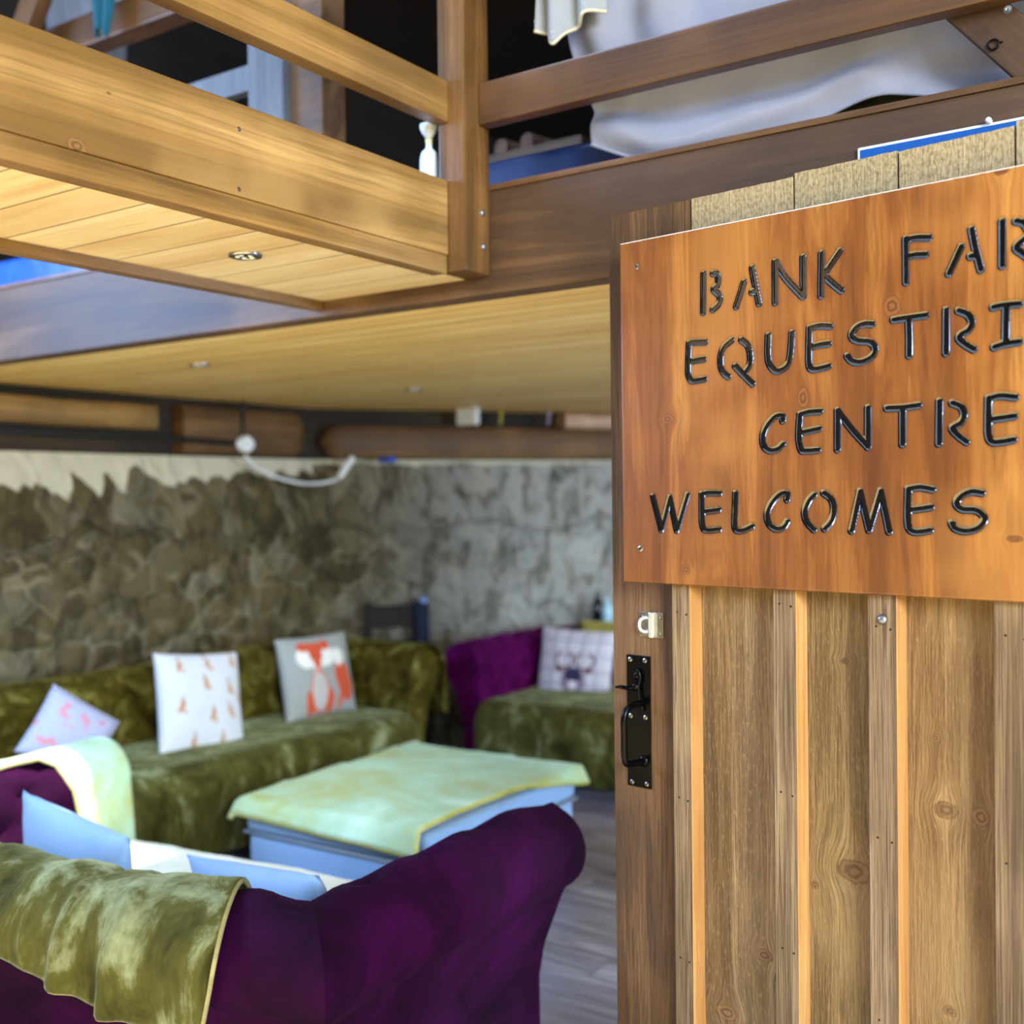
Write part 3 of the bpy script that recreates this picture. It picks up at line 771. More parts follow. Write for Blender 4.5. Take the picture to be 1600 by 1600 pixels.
for r, ss in LET:
    ox, oy, kk = R[r]
    for s in ss:
        strokes.append([tuple(p) for p in cr([dpx(ox + x / kk, oy + y / kk, SY) for x, y in s], 5)])
# the cut-off words run on: FAR|M and EQUESTRI|AN
h1 = dpx(1565, 346, SY)[1]; l1 = dpx(1565, 416, SY)[1]; uR = dpx(1600, 380, SY)[0] + 0.055
for s in ([(0, 0), (0.012, 1)], [(0.012, 1), (0.036, 0.1)], [(0.036, 0.1), (0.060, 1)], [(0.060, 1), (0.074, 0)]):
    strokes.append([(uR + x, l1 + (h1 - l1) * y) for x, y in s])
h2 = dpx(1575, 475, SY)[1]; l2 = dpx(1575, 543, SY)[1]; uI = dpx(1600, 510, SY)[0] + 0.03
for s in ([(0, 0), (0.028, 0.7)], [(0.034, 1), (0.066, 0)], [(0.036, 0.35), (0.055, 0.35)], [(0.105, 0), (0.105, 1)], [(0.105, 1), (0.155, 0.05)], [(0.155, 0.05), (0.155, 1)]):
    strokes.append([(uI + x, l2 + (h2 - l2) * y) for x, y in s])

st = 0.0015
nu = int((su1 - su0) / st); nw = int((sz1 - sz0) / st)
U = np.linspace(su0, su1, nu + 1); Wv = np.linspace(sz0, sz1, nw + 1)
UU, WW = np.meshgrid(U, Wv, indexing='ij')
SD = np.full(UU.shape, 1.0)
for s in strokes:
    for (ax, az), (bx, bz) in zip(s, s[1:]):
        dx, dz = bx - ax, bz - az; L2 = dx * dx + dz * dz + 1e-12
        i0 = max(0, int((min(ax, bx) - 0.02 - su0) / st)); i1 = min(nu + 1, int((max(ax, bx) + 0.02 - su0) / st) + 2)
        j0 = max(0, int((min(az, bz) - 0.02 - sz0) / st)); j1 = min(nw + 1, int((max(az, bz) + 0.02 - sz0) / st) + 2)
        if i0 >= i1 or j0 >= j1: continue
        u_, w_ = UU[i0:i1, j0:j1], WW[i0:i1, j0:j1]
        t = np.clip(((u_ - ax) * dx + (w_ - az) * dz) / L2, 0, 1)
        d = np.hypot(u_ - ax - t * dx, w_ - az - t * dz)
        SD[i0:i1, j0:j1] = np.minimum(SD[i0:i1, j0:j1], d)
RS = 0.0073
sd = SD - RS
sds = np.full(sd.shape, 1.0); sds[1:, 1:] = sd[:-1, :-1]     # the cutter leaned: steep upper wall, shallow lower one
depth = np.where(sd < 0, np.clip(-sds / 0.0034, 0, 1), 0) * 0.0019
# arris round-over on the outer edge
ed = np.minimum(np.minimum(UU - su0, su1 - UU), np.minimum(WW - sz0, sz1 - WW))
YY = SY + depth + np.clip(0.0022 - ed, 0, 1) * 0.9
sg = bpy.data.objects.new('welcome_sign', None); C.objects.link(sg)
sg.location = DO; sg.rotation_euler = (0, 0, DROT)
tag(sg, 'orange-brown varnished wooden sign with black routed letters on the open door', 'sign')
co = np.stack([UU, YY, WW], -1).reshape(-1, 3)
idx = np.arange((nu + 1) * (nw + 1)).reshape(nu + 1, nw + 1)
quads = np.stack([idx[:-1, :-1], idx[1:, :-1], idx[1:, 1:], idx[:-1, 1:]], -1).reshape(-1, 4)
n0 = len(co)
ring = list(idx[:, 0]) + list(idx[-1, 1:]) + list(idx[-2::-1, -1]) + list(idx[0, -2:0:-1])
bk = co[ring].copy(); bk[:, 1] = -HB
co = np.vstack([co, bk]); m = len(ring)
side = [(ring[i], n0 + i, n0 + (i + 1) % m, ring[(i + 1) % m]) for i in range(m)]
me = bpy.data.meshes.new('sign_board')
me.from_pydata(co.tolist(), [], quads.tolist() + side + [tuple(range(n0, n0 + m))])
at = me.attributes.new('letter', 'FLOAT', 'POINT')
at.data.foreach_set('value', np.concatenate([sd.reshape(-1), np.full(m, 1.0)]).astype(np.float32))
me.polygons.foreach_set('use_smooth', [True] * len(quads) + [False] * (m + 1))
sb = bpy.data.objects.new('sign_board', me); C.objects.link(sb); sb.parent = sg
def sign_mat():
    kn = [k(1394, 478, 0.016, 0.020, SY), k(1255, 620, 0.012, 0.020, SY), k(1043, 655, 0.016, 0.010, SY), k(1072, 890, 0.010, 0.010, SY), k(1564, 262, 0.014, 0.012, SY), k(1585, 842, 0.014, 0.006, SY), k(1018, 383, 0.004, 0.010, SY), k(1098, 884, 0.003, 0.008, SY)]
    m = wood('varnished_ply', '542c0e', '85501f', 'ae7a3c', grain=2, across=9, along=0.9, rough=0.38, fine=0.42, blotch=0.55, bump=0.0003, coat=0.2, knots=kn, jitter=False)
    N = NT.__new__(NT); N.m = m; N.t = m.node_tree; N.b = m.node_tree.nodes['Principled BSDF']; N.oc = None
    base = N.b.inputs['Base Color'].links[0].from_socket
    a = N.n('ShaderNodeAttribute', attribute_name='letter').outputs['Fac']
    ltr = N.rng(a, 0.0004, -0.0004)
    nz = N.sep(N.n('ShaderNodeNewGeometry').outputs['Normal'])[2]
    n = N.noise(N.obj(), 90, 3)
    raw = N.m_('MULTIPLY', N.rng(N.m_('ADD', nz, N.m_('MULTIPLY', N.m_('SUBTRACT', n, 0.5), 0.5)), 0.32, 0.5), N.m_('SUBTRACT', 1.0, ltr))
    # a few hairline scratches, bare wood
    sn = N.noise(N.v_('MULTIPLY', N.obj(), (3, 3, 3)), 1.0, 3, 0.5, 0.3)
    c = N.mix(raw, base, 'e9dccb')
    burn = N.m_('MULTIPLY', N.rng(a, 0.006, 0.0), 0.35)
    c = N.mix(burn, c, '5a2c0c')
    c = N.mix(ltr, c, '020307')
    N.set(Base_Color=c, Roughness=N.m_('SUBTRACT', 0.42, N.m_('MULTIPLY', ltr, 0.28)), Coat_Weight=N.m_('SUBTRACT', 0.25, N.m_('MULTIPLY', ltr, 0.25)), Coat_Roughness=0.2, IOR=N.m_('ADD', 1.45, N.m_('MULTIPLY', ltr, 0.7)))
    return m
me.materials.append(sign_mat())
for px, py in ((995, 417), (1001, 857)):
    u, z = dpx(px, py, SY); screw(sg, u, SY, z, 0.0062)
for u, z in ((su1 - 0.03, sz1 - 0.05), (su1 - 0.03, sz0 + 0.06)): screw(sg, u, SY, z, 0.0062)
# ================================================================== SOFAS
HT, RR = 0.77, 0.118            # back height, radius of the rolled top
def profile(n=22, H=HT, r=RR, base=0.12):
    """(outward, z) from the inner foot, up the inner face, round the scroll, down the outer face"""
    pts = []
    for i in range(7):
        t = i / 6; pts.append((0.01 - 0.015 * math.sin(t * PI) + 0.0 * t, base + (H - r - base) * t))
    cx_, cz_ = r + 0.006, H - r
    for i in range(1, n):
        a = PI - i / (n - 1) * (PI * 1.36)
        pts.append((cx_ + r * math.cos(a), cz_ + r * math.sin(a)))
    o0, z0 = pts[-1]
    for i in range(1, 6):
        t = i / 5; pts.append((o0 + (0.10 - o0) * min(1, t * 2), z0 + (base - z0) * t))
    return pts
PROF = profile()
def prof_norm(P):
    out = []
    for i in range(len(P)):
        a = P[max(i - 1, 0)]; b = P[min(i + 1, len(P) - 1)]
        d = Vector((b[0] - a[0], b[1] - a[1])).normalized()
        out.append(Vector((-d.y, d.x)))
    return out
PN = prof_norm(PROF)
PS = [0.0]
for a, b in zip(PROF, PROF[1:]): PS.append(PS[-1] + math.hypot(b[0] - a[0], b[1] - a[1]))
def prof_at(s):
    """s = distance along the profile"""
    s = min(max(s, 0), PS[-1])
    for i in range(len(PS) - 1):
        if s <= PS[i + 1]:
            t = (s - PS[i]) / (PS[i + 1] - PS[i]); break
    o = PROF[i][0] * (1 - t) + PROF[i + 1][0] * t; z = PROF[i][1] * (1 - t) + PROF[i + 1][1] * t
    n = (PN[i] * (1 - t) + PN[i + 1] * t).normalized()
    return o, z, n
S_TOP = PS[6] + RR * PI / 2     # top of the scroll
class Sofa:
    """local frame: x along the back, y towards the front, back inner face at y=0; feet at z=0"""
    def __init__(s, name, label, loc, rot, L, D, mat=PLUM, seat=0.40, nseat=3, skew=0.0, sag=0.0, zs=1.0):
        s.L, s.D, s.skew, s.sag, s.zs = L, D, skew, sag, zs
        s.root = thing(name, label, 'sofa', loc, (0, 0, rot))
        s.M = Matrix.Translation(loc) @ Matrix.Rotation(rot, 4, 'Z')
        s.mat = mat
        h = L / 2
        s.seg('back', 'back'); s.seg('armrest', 'armL'); s.seg('armrest', 'armR')
        bm = bmesh.new(); box(bm, -h, h, -0.01, D - 0.06, 0.10, 0.30, 0.02); put('base', bm, mat, s.root, smooth=True, angle=40)
        bm = bmesh.new()
        for i in range(nseat):
            a = -h + 0.01 + i * (L - 0.02) / nseat
            box(bm, a + 0.004, a + (L - 0.02) / nseat - 0.004, 0.02, D - 0.02, 0.29, seat, 0.035, seg=4)
        put('seat_cushion', bm, mat, s.root, smooth=True, angle=50)
        for x in (-h - 0.04, h + 0.04):
            for y in (0.0, D - 0.09):
                bm = bmesh.new(); lathe(bm, [(0.02, 0), (0.034, 0.03), (0.03, 0.06), (0.036, 0.125)], (x, y, 0), 16); put('foot', bm, DARKFOOT, s.root, smooth=True)
    def pt(s, which, t, sd, off=0.0):
        o, z, n = prof_at(sd); o += n.x * off; z += n.y * off; z = 0.12 + (z - 0.12) * s.zs
        h = s.L / 2
        if which == 'back': return Vector(((t * 2 - 1) * (h + o), -o, z * (1 - s.sag * sstep(0.0, 0.35, 1 - t) * sstep(0.2, 0.7, z))))
        y = -o + (s.D + o + (0.10 if which == 'armL' and s.sag else 0)) * t
        return Vector(((-1 if which == 'armL' else 1) * (h + o) + (s.skew * max(0, y + 0.1) if which == 'armR' else 0), y, z * (1 - (s.sag if which == 'armL' else 0) * sstep(0.2, 0.7, z))))
    def seg(s, name, which):
        length = s.L if which == 'back' else s.D
        nu = int(length / 0.03); nv = 60
        bm = bmesh.new()
        pit = 0.19 if which == 'back' else 0.2
        def f(a, b):
            sd = b * PS[-1]; off = 0.0
            x = a * length
            if 0.30 < sd < S_TOP + 0.02:
                best = 9; row = -1
                for r_ in range(4):
                    sr = 0.37 + r_ * 0.105
                    ph = (r_ % 2) * 0.5
                    kx = round(x / pit - 0.25 - ph) + 0.25 + ph
                    dd = math.hypot((x - kx * pit), (sd - sr) * 1.1)
                    best = min(best, dd)
                off -= 0.052 * math.exp(-(best / 0.026) ** 2) + 0.012 * math.exp(-(best / 0.07) ** 2)
                off += 0.012
            off += 0.004 * fbm(a * length * 4, sd * 5, 2.2)
            off *= sstep(0, 0.10, x) * (sstep(0, 0.10, length - x) if which == 'back' else 1)
            return s.pt(which, a, sd, off)
        vv = grid(bm, nu, nv, f)
        # front end caps of the arms, slightly pleated disc
        ends = [nu] if which != 'back' else []
        for e in ends:
            ring = vv[e]; c = sum((v.co for v in ring), Vector()) / len(ring)
            bm.faces.new(ring if which == 'armR' else ring[::-1])
        # close the underside
        put(name, bm, s.mat, s.root, smooth=True, angle=50)
    def sheet(s, name, label, which, t0, t1, s0, s1, mat, hang=0.0, nu=50, nv=50, off=0.014, wr=0.008, edge=None, wf=5.0, hem=True, slip=0.0, cat='throw', group=None, solid=0.008, seedy=1.0, folds=()):
        """a throw laid over a back or an arm: along t, across sd, with a free-hanging end"""
        bm = bmesh.new()
        HANGS = PS[6] + RR * PI * 1.02
        def f(a, b):
            ee = edge(a, b) if edge else (0, 0)
            t = t0 + (t1 - t0) * a + ee[0]; sd = s0 + (s1 - s0) * b + ee[1]
            extra = max(0, sd - HANGS)
            p = s.pt(which, t, min(sd, HANGS), off + wr * (0.5 + fbm(t * wf * s.L, sd * 2.2, seedy)) + 0.5 * wr * fbm(t * 14, sd * 6, 4.0))
            p.z -= extra
            for tc, tw, ta in folds:
                tt = tc - 0.05 * b
                p.y -= ta * math.exp(-((t - tt) / tw) ** 2) * sstep(0.15, 0.5, b)
            return p
        vv = grid(bm, nu, nv, f)
        bord = [v.co.copy() for v in vv[0]] + [vv[i][nv].co.copy() for i in range(1, nu + 1)] + [vv[nu][j].co.copy() for j in range(nv - 1, -1, -1)] + [vv[i][0].co.copy() for i in range(nu - 1, 0, -1)]
        bmesh.ops.transform(bm, matrix=s.M, verts=bm.verts)
        loc = s.M @ vv[nu // 2][0].co.copy() if False else vv[nu // 2][nv // 2].co.copy()
        o = put(name, bm, mat, smooth=True, loc=loc)
        md = o.modifiers.new('thickness', 'SOLIDIFY'); md.thickness = solid; md.offset = 1
        tag(o, label, cat, group)
        if hem:
            bm = bmesh.new(); tube(bm, [s.M @ p - loc for p in bord], 0.006, 6, closed=True)
            put('hem', bm, HEM, o, smooth=True)
        return o
DARKFOOT = plain('dark_turned_foot', '1c120c', 0.4)

# near sofa: back towards us, arms running away
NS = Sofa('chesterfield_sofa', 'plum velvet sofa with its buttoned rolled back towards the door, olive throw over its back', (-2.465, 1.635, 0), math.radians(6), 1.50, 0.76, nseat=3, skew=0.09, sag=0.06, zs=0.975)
# far olive-covered sofa along the left wall, facing right (+X)
GS = Sofa('chesterfield_sofa', 'long sofa along the stone wall, wholly covered in olive velvet throws', (-4.28, 3.005, 0), -PI / 2, 2.90, 0.60, mat=OLIVE)
# plum sofa at the back facing us
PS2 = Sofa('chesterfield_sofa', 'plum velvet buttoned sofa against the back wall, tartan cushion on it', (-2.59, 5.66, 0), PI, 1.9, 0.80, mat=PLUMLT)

# ---- throws
def edge_near(a, b):
    # right-hand hem slants: hangs further left low down, and the bottom hem dips to the right
    return (0.045 * (1 - b) * a - 0.04 * b * a, b * (0.03 * sstep(0.9, 1.0, a) - 0.15 * (1 - sstep(0.45, 1.0, a))) - 0.006 * b * math.sin(a * 9))
NS.sheet('throw_blanket', 'olive velvet throw with pale hem hanging over the back of the near plum sofa', 'back', -0.05, 0.88, PS[6] - 0.12, PS[6] + RR * PI * 1.02 + 0.11, OLIVE2, nu=140, nv=50, wr=0.022, wf=7.0, edge=edge_near, folds=((0.70, 0.014, 0.030), (0.775, 0.012, 0.034), (0.60, 0.02, 0.014), (0.45, 0.02, 0.016)))
NS.sheet('throw_blanket', 'yellow-green throw over the far arm of the near sofa, beside the blue cushion', 'armL', 0.05, 1.04, S_TOP - 0.03, S_TOP + 0.45, MINT, nu=60, nv=40, wr=0.008, off=0.016, edge=lambda a, b: (0, -(1 - b) * 0.46 * sstep(0.68, 0.78, a)))
GS.sheet('throw_blanket', 'olive velvet throw covering the whole back of the sofa along the stone wall', 'back', -0.02, 1.02, 0.22, S_TOP + 0.30, OLIVE, nu=90, nv=40, wr=0.018, hem=False)
GS.sheet('throw_blanket', 'olive velvet throw hanging down the front of the wall sofa arm nearest the back corner', 'armL', -0.02, 1.03, 0.20, S_TOP + 0.42, OLIVE, nu=40, nv=40, wr=0.016, hem=False)
PS2.sheet('throw_blanket', 'pale yellow-green throw folded over the back of the plum sofa behind the tartan cushion', 'back', 0.25, 0.90, S_TOP - 0.16, S_TOP + 0.3, LEMON, nu=40, nv=26, wr=0.01, off=0.035)

def seat_throw(S_, name, label, x0, x1, y0, zt_, mat, drop, over=0.05, puff=0.03, scallop=0.02, seed=1.0, edge_r=0.07, y1=None):
    """throw lying on a seat, rolling over its front edge and hanging down"""
    D = (y1 if y1 is not None else S_.D) + over
    bm = bmesh.new(); nu, nv = 70, 50
    Lf = D - y0; Ltot = Lf + drop
    def f(a, b):
        x = x0 + (x1 - x0) * a; sd = b * (Ltot + scallop * math.sin(a * 17 + seed) * sstep(0.6, 1, b))
        if sd < Lf - edge_r: y, z = y0 + sd, zt_
        elif sd < Lf - edge_r + edge_r * PI / 2:
            q = (sd - Lf + edge_r) / edge_r; y, z = D - edge_r + edge_r * math.sin(q), zt_ - edge_r + edge_r * math.cos(q)
        else: y, z = D + 0.01 * math.sin(a * 23 + seed), zt_ - edge_r - (sd - Lf + edge_r - edge_r * PI / 2)
        z += puff * math.sin(PI * min(1, a * 1.0)) * (1 - sstep(Lf - 0.1, Lf, sd)) * 0.5 + 0.012 * fbm(x * 5, sd * 5, seed)
        y += 0.015 * fbm(x * 6, z * 5, seed + 3)
        return S_.M @ Vector((x, y, z))
    vv = grid(bm, nu, nv, f); loc = vv[nu // 2][nv // 2].co.copy()
    o = put(name, bm, mat, smooth=True, loc=loc)
    md = o.modifiers.new('thickness', 'SOLIDIFY'); md.thickness = 0.012; md.offset = 1
    return tag(o, label, 'throw')
seat_throw(GS, 'throw_blanket', 'olive velvet throw over the long seat of the wall sofa, hanging down its front', -GS.L / 2 + 0.02, GS.L / 2 - 0.02, 0.03, 0.45, OLIVE2, 0.30, seed=1.0, edge_r=0.10)
seat_throw(PS2, 'throw_blanket', 'olive velvet throw over the seat of the plum sofa by the back wall', -0.92, 0.93, 0.03, 0.46, OLIVE2, 0.27, seed=4.0, edge_r=0.09, scallop=0.05)
seat_throw(NS, 'throw_blanket', 'pale cream throw on the seat of the near plum sofa, bleached by sunlight', -0.73, 0.73, 0.02, 0.43, CREAM, 0.12, seed=7.0, edge_r=0.05)

# ================================================================== OTTOMAN
OH = 0.44
oc = [onZ(402, 1264, OH), onZ(662, 1330, OH), onZ(886, 1216, OH), onZ(612, 1163, OH)]   # left, near, right, back corners of the lid
oc = [Vector((p.x, p.y, 0)) for p in oc]
OC = sum(oc, Vector()) / 4
ex_ = ((oc[1] - oc[0]) + (oc[2] - oc[3])).normalized(); OR = math.atan2(ex_.y, ex_.x); ey_ = Vector((-ex_.y, ex_.x, 0))
OX = ((oc[1] - oc[0]).length + (oc[2] - oc[3]).length) / 4; OY = ((oc[3] - oc[0]).length + (oc[2] - oc[1]).length) / 4
OX *= 0.88; OY *= 0.90; OR += math.radians(7); OC += Vector((-0.02, 0.06, 0)); OX *= 1.03; OY *= 1.04
print('ottoman', OC, math.degrees(OR), OX, OY)
ot = thing('ottoman', 'large white fabric footstool tinted skylight blue between the sofas, half covered by a throw', 'footstool', OC, (0, 0, OR))
bm = bmesh.new(); box(bm, -OX, OX, -OY, OY, 0.06, 0.33, 0.025, seg=3); put('body', bm, SKYLIT_BLUE, ot, smooth=True, angle=50)
bm = bmesh.new(); box(bm, -OX - 0.01, OX + 0.01, -OY - 0.01, OY + 0.01, 0.335, OH, 0.035, seg=4); put('lid', bm, SKYLIT_BLUE, ot, smooth=True, angle=50)
bm = bmesh.new(); z = 0.332
tube(bm, [(-OX - .008, -OY - .008, z), (OX + .008, -OY - .008, z), (OX + .008, OY + .008, z), (-OX - .008, OY + .008, z)], 0.007, 6, closed=True)
put('piping', bm, plain('grey_piping', '8792a0', 0.8), ot, smooth=True)
for x in (-1, 1):
    for y in (-1, 1):
        bm = bmesh.new(); lathe(bm, [(0.018, 0), (0.024, 0.06)], (x * (OX - .06), y * (OY - .06), 0), 12); put('foot', bm, DARKFOOT, ot)
def ott_throw():
    bm = bmesh.new(); nu, nv = 70, 70
    # lies over the left, back and near parts; its right-hand edge runs diagonally so that side stays bare
    A = Vector((-OX - 0.09, -OY - 0.06)); B = Vector((OX - 0.01, -OY - 0.10)); Cc = Vector((OX + 0.09, OY + 0.02)); Dd = Vector((-OX - 0.05, OY + 0.05))
    def f(a, b):
        p = (A * (1 - a) + B * a) * (1 - b) + (Dd * (1 - a) + Cc * a) * b
        p = p + Vector((-0.07 * math.sin(PI * b) * sstep(0.6, 1, a), 0.0))
        dx = max(0, abs(p.x) - OX); dy = max(0, abs(p.y) - OY); d = math.hypot(dx, dy)
        z = OH + 0.018 + 0.016 * fbm(p.x * 3, p.y * 3, 1.1)
        sx, sy = (1 if p.x > 0 else -1), (1 if p.y > 0 else -1)
        x = sx * (min(abs(p.x), OX) + dx * 0.35 + (0.02 if dx > 0 else 0)); y = sy * (min(abs(p.y), OY) + dy * 0.35 + (0.02 if dy > 0 else 0))
        z -= d * 0.75
        return Vector((x, y, z))
    vv = grid(bm, nu, nv, f)
    bord = [v.co.copy() for v in vv[0]] + [vv[i][nv].co.copy() for i in range(1, nu + 1)] + [vv[nu][j].co.copy() for j in range(nv - 1, -1, -1)] + [vv[i][0].co.copy() for i in range(nu - 1, 0, -1)]
    o = put('throw_blanket', bm, MINT, smooth=True); o.location = OC; o.rotation_euler = (0, 0, OR)
    md = o.modifiers.new('thickness', 'SOLIDIFY'); md.thickness = 0.012; md.offset = 1
    tag(o, 'pale olive velvet throw spread over the footstool, its corner hanging to the front', 'throw')
    bm = bmesh.new(); tube(bm, bord, 0.009, 6, closed=True); put('hem', bm, LEMON, o, smooth=True)
ott_throw()

# ================================================================== CUSHIONS
def pillow(name, label, pos, face, up, w_, h_, T, mat, pr=None, res=40, cat='cushion', pinch=0.10):
    """pos=centre, face=normal of the printed side, up=which way is up"""
    nrm = Vector(face).normalized(); upv = Vector(up); upv = (upv - nrm * upv.dot(nrm)).normalized(); rt = upv.cross(nrm).normalized()
    bm = bmesh.new(); lay = bm.loops.layers.float_color.new('print') if pr else None
    cols = {}
    for sgn in (1, -1):
        vv = []
        for i in range(res + 1):
            row = []
            for j in range(res + 1):
                u, v = i / res * 2 - 1, j / res * 2 - 1
                bulge = ((1 - u ** 4) * (1 - v ** 4)) ** 0.5
                bulge = max(0, (1 - abs(u) ** 2.6) * (1 - abs(v) ** 2.6)) ** 0.55
                x = u * (1 - pinch * (1 - v * v) * 0.45) * w_ / 2; y = v * (1 - pinch * (1 - u * u) * 0.45) * h_ / 2
                z = sgn * (T / 2 * bulge + 0.003) + 0.006 * bulge * fbm(u * 3, v * 3, sgn)
                vt = bm.verts.new(rt * x + upv * y + nrm * z)
                if pr: cols[vt] = pr((u + 1) / 2, (v + 1) / 2) if sgn > 0 else pr(-1, -1)
                row.append(vt)
            vv.append(row)
        for i in range(res):
            for j in range(res):
                bm.faces.new((vv[i][j], vv[i + 1][j], vv[i + 1][j + 1], vv[i][j + 1]))
    if pr:
        for f in bm.faces:
            for l in f.loops: l[lay] = cols[l.vert]
    bmesh.ops.remove_doubles(bm, verts=[v for v in bm.verts if v.is_boundary], dist=0.007)
    o = put(name, bm, mat, smooth=True); o.location = pos
    return tag(o, label, cat)
PRINT = attr_cloth('printed_cotton')
def ell(u, v, cx_, cy_, a, b, rot=0.0):
    dx, dy = u - cx_, v - cy_; c, s = math.cos(rot), math.sin(rot)
    return ((dx * c + dy * s) / a) ** 2 + ((-dx * s + dy * c) / b) ** 2 < 1
GREY_ = lin('979d99'); RED_ = lin('c8502f'); WH_ = lin('e6e3dc'); DKR = lin('7a2f20'); NAVY = lin('2c2c4e')
def tri(u, v, P):
    s = None
    for i in range(3):
        ax, ay = P[i]; bx_, by_ = P[(i + 1) % 3]
        c = (bx_ - ax) * (v - ay) - (by_ - ay) * (u - ax)
        if s is None: s = c > 0
        elif (c > 0) != s: return False
    return True
def fox(u, v):
    if u < 0: return GREY_
    c = GREY_
    # tail
    if ell(u, v, 0.80, 0.40, 0.125, 0.27, 0.18): c = RED_
    if v < 0.34 and u > 0.68 and not ell(u, v, 0.80, 0.40, 0.125, 0.27, 0.18) and abs(u - (0.66 + (v) * 0.35)) < 0.035: c = RED_
    if ell(u, v, 0.755, 0.70, 0.085, 0.115, 0.1): c = WH_
    # body
    if ell(u, v, 0.42, 0.30, 0.135, 0.27): c = RED_
    if ell(u, v, 0.42, 0.31, 0.112, 0.245): c = lin('b9b6b2')
    if ell(u, v, 0.28, 0.16, 0.05, 0.17, 0.1) or ell(u, v, 0.56, 0.16, 0.05, 0.17, -0.1): c = RED_
    # head: white cheeks, red wedge
    if tri(u, v, [(0.20, 0.86), (0.46, 0.86), (0.42, 0.52)]) or tri(u, v, [(0.38, 0.86), (0.66, 0.86), (0.43, 0.52)]): c = WH_
    if ell(u, v, 0.27, 0.72, 0.10, 0.13, 0.5) or ell(u, v, 0.58, 0.72, 0.10, 0.13, -0.5): c = WH_
    if tri(u, v, [(0.29, 0.92), (0.57, 0.92), (0.43, 0.50)]): c = RED_
    if ell(u, v, 0.27, 0.87, 0.07, 0.06) or ell(u, v, 0.59, 0.87, 0.07, 0.06): c = RED_
    if ell(u, v, 0.36, 0.73, 0.018, 0.022) or ell(u, v, 0.50, 0.73, 0.018, 0.022): c = DKR
    return c
rh = random.Random(3); HARES = []
for i, (a, b) in enumerate(((0.22, 0.86), (0.56, 0.88), (0.88, 0.90), (0.50, 0.68), (0.80, 0.62), (0.20, 0.45), (0.56, 0.35), (0.80, 0.38), (0.34, 0.10), (0.68, 0.10), (0.97, 0.48))):
    HARES.append((a, b, rh.uniform(-0.7, 0.7)))
def hares(u, v):
    base = lin('ccd1d8')
    if u < 0: return base
    for a, b, r in HARES:
        if ell(u, v, a, b, 0.028, 0.062, r): return lin('b98a68')
        if ell(u, v, a + 0.03 * math.sin(-r) - 0.01, b + 0.075, 0.012, 0.04, r + 0.25): return lin('a87650')
        if ell(u, v, a + 0.035, b - 0.045, 0.03, 0.02, r): return lin('c79c80')
    return base
def floral(u, v):
    base = lin('a9aecb')
    if u < 0: return base
    if abs(v - 0.93) < 0.015 or abs(u - 0.93) < 0.015: return lin('7f7f9a')
    n = noise.noise((u * 6, v * 6, 1.0)) + 0.4 * noise.noise((u * 16, v * 16, 2.0))
    return lin('c98a96') if n > 0.33 and v < 0.85 else base
def tartan(u, v):
    if u < 0: return lin('c9c8d6')
    c = Vector(lin('d3d2de')[:3])
    for q, cc in ((u * 5 % 1, '8f8da8'), (v * 5 % 1, '9b98b0')):
        if q < 0.22: c = c * 0.45 + Vector(lin(cc)[:3]) * 0.55
        if 0.5 < q < 0.56: c = c * 0.6 + Vector(lin('8a6a68')[:3]) * 0.4
    c = tuple(c) + (1,)
    if ell(u, v, 0.53, 0.27, 0.17, 0.17): c = lin('8a7a92')
    if ell(u, v, 0.53, 0.36, 0.12, 0.10): c = NAVY
    for s in (-1, 1):
        if abs(math.hypot((u - 0.53 - s * 0.14) / 1.0, (v - 0.56) / 1.0) - 0.12) < 0.018 and v < 0.66: c = lin('6b4a4c')
        if ell(u, v, 0.53 + s * 0.20, 0.42, 0.07, 0.035, s * 0.4): c = lin('6b4a4c')
    if ell(u, v, 0.53, 0.22, 0.06, 0.06): c = lin('e8e6ee')
    return c
def seatpos(px, py, X=None, Y=None):
    return onX(px, py, X) if X is not None else onY(px, py, Y)
# on the wall sofa (faces +X)
GX = -4.03
pillow('cushion', 'grey cushion with an orange fox, nearest the corner on the olive covered sofa', onX(494, 1056, GX), (1, -0.12, 0.22), (0, 0, 1), 0.45, 0.42, 0.13, PRINT, fox, 64)
pillow('cushion', 'white cushion printed with small brown hares, in the middle of the olive covered sofa', onX(312, 1098, GX + 0.02), (1, -0.1, 0.25), (0, 0.10, 1), 0.44, 0.46, 0.13, PRINT, hares, 56)
pillow('cushion', 'lilac flowered cushion standing on its corner behind the near sofa arm', onX(108, 1150, -3.95), (1, -0.2, 0.4), (0, 0.80, 1), 0.31, 0.31, 0.12, PRINT, floral, 40)
pillow('cushion', 'pale tartan cushion with a stag head on the plum sofa by the back wall', onY(900, 1040, 5.42), (0.15, -1, 0.25), (0.03, 0, 1), 0.46, 0.42, 0.13, PRINT, tartan, 64)
pillow('cushion', 'pale blue cushion with a pointed corner leaning inside the near sofa, far end', onY(122, 1372, 1.90), (-0.1, 1, 0.22), (0.22, 0, 1), 0.42, 0.42, 0.12, SKYLIT_BLUE, None, 24)
pillow('cushion', 'pale blue cushion lying low in the corner beside the plum arm of the near sofa', onY(430, 1462, 1.93), (0.1, 1, 0.3), (-0.12, 0, 1), 0.56, 0.40, 0.12, SKYLIT_BLUE, None, 24)
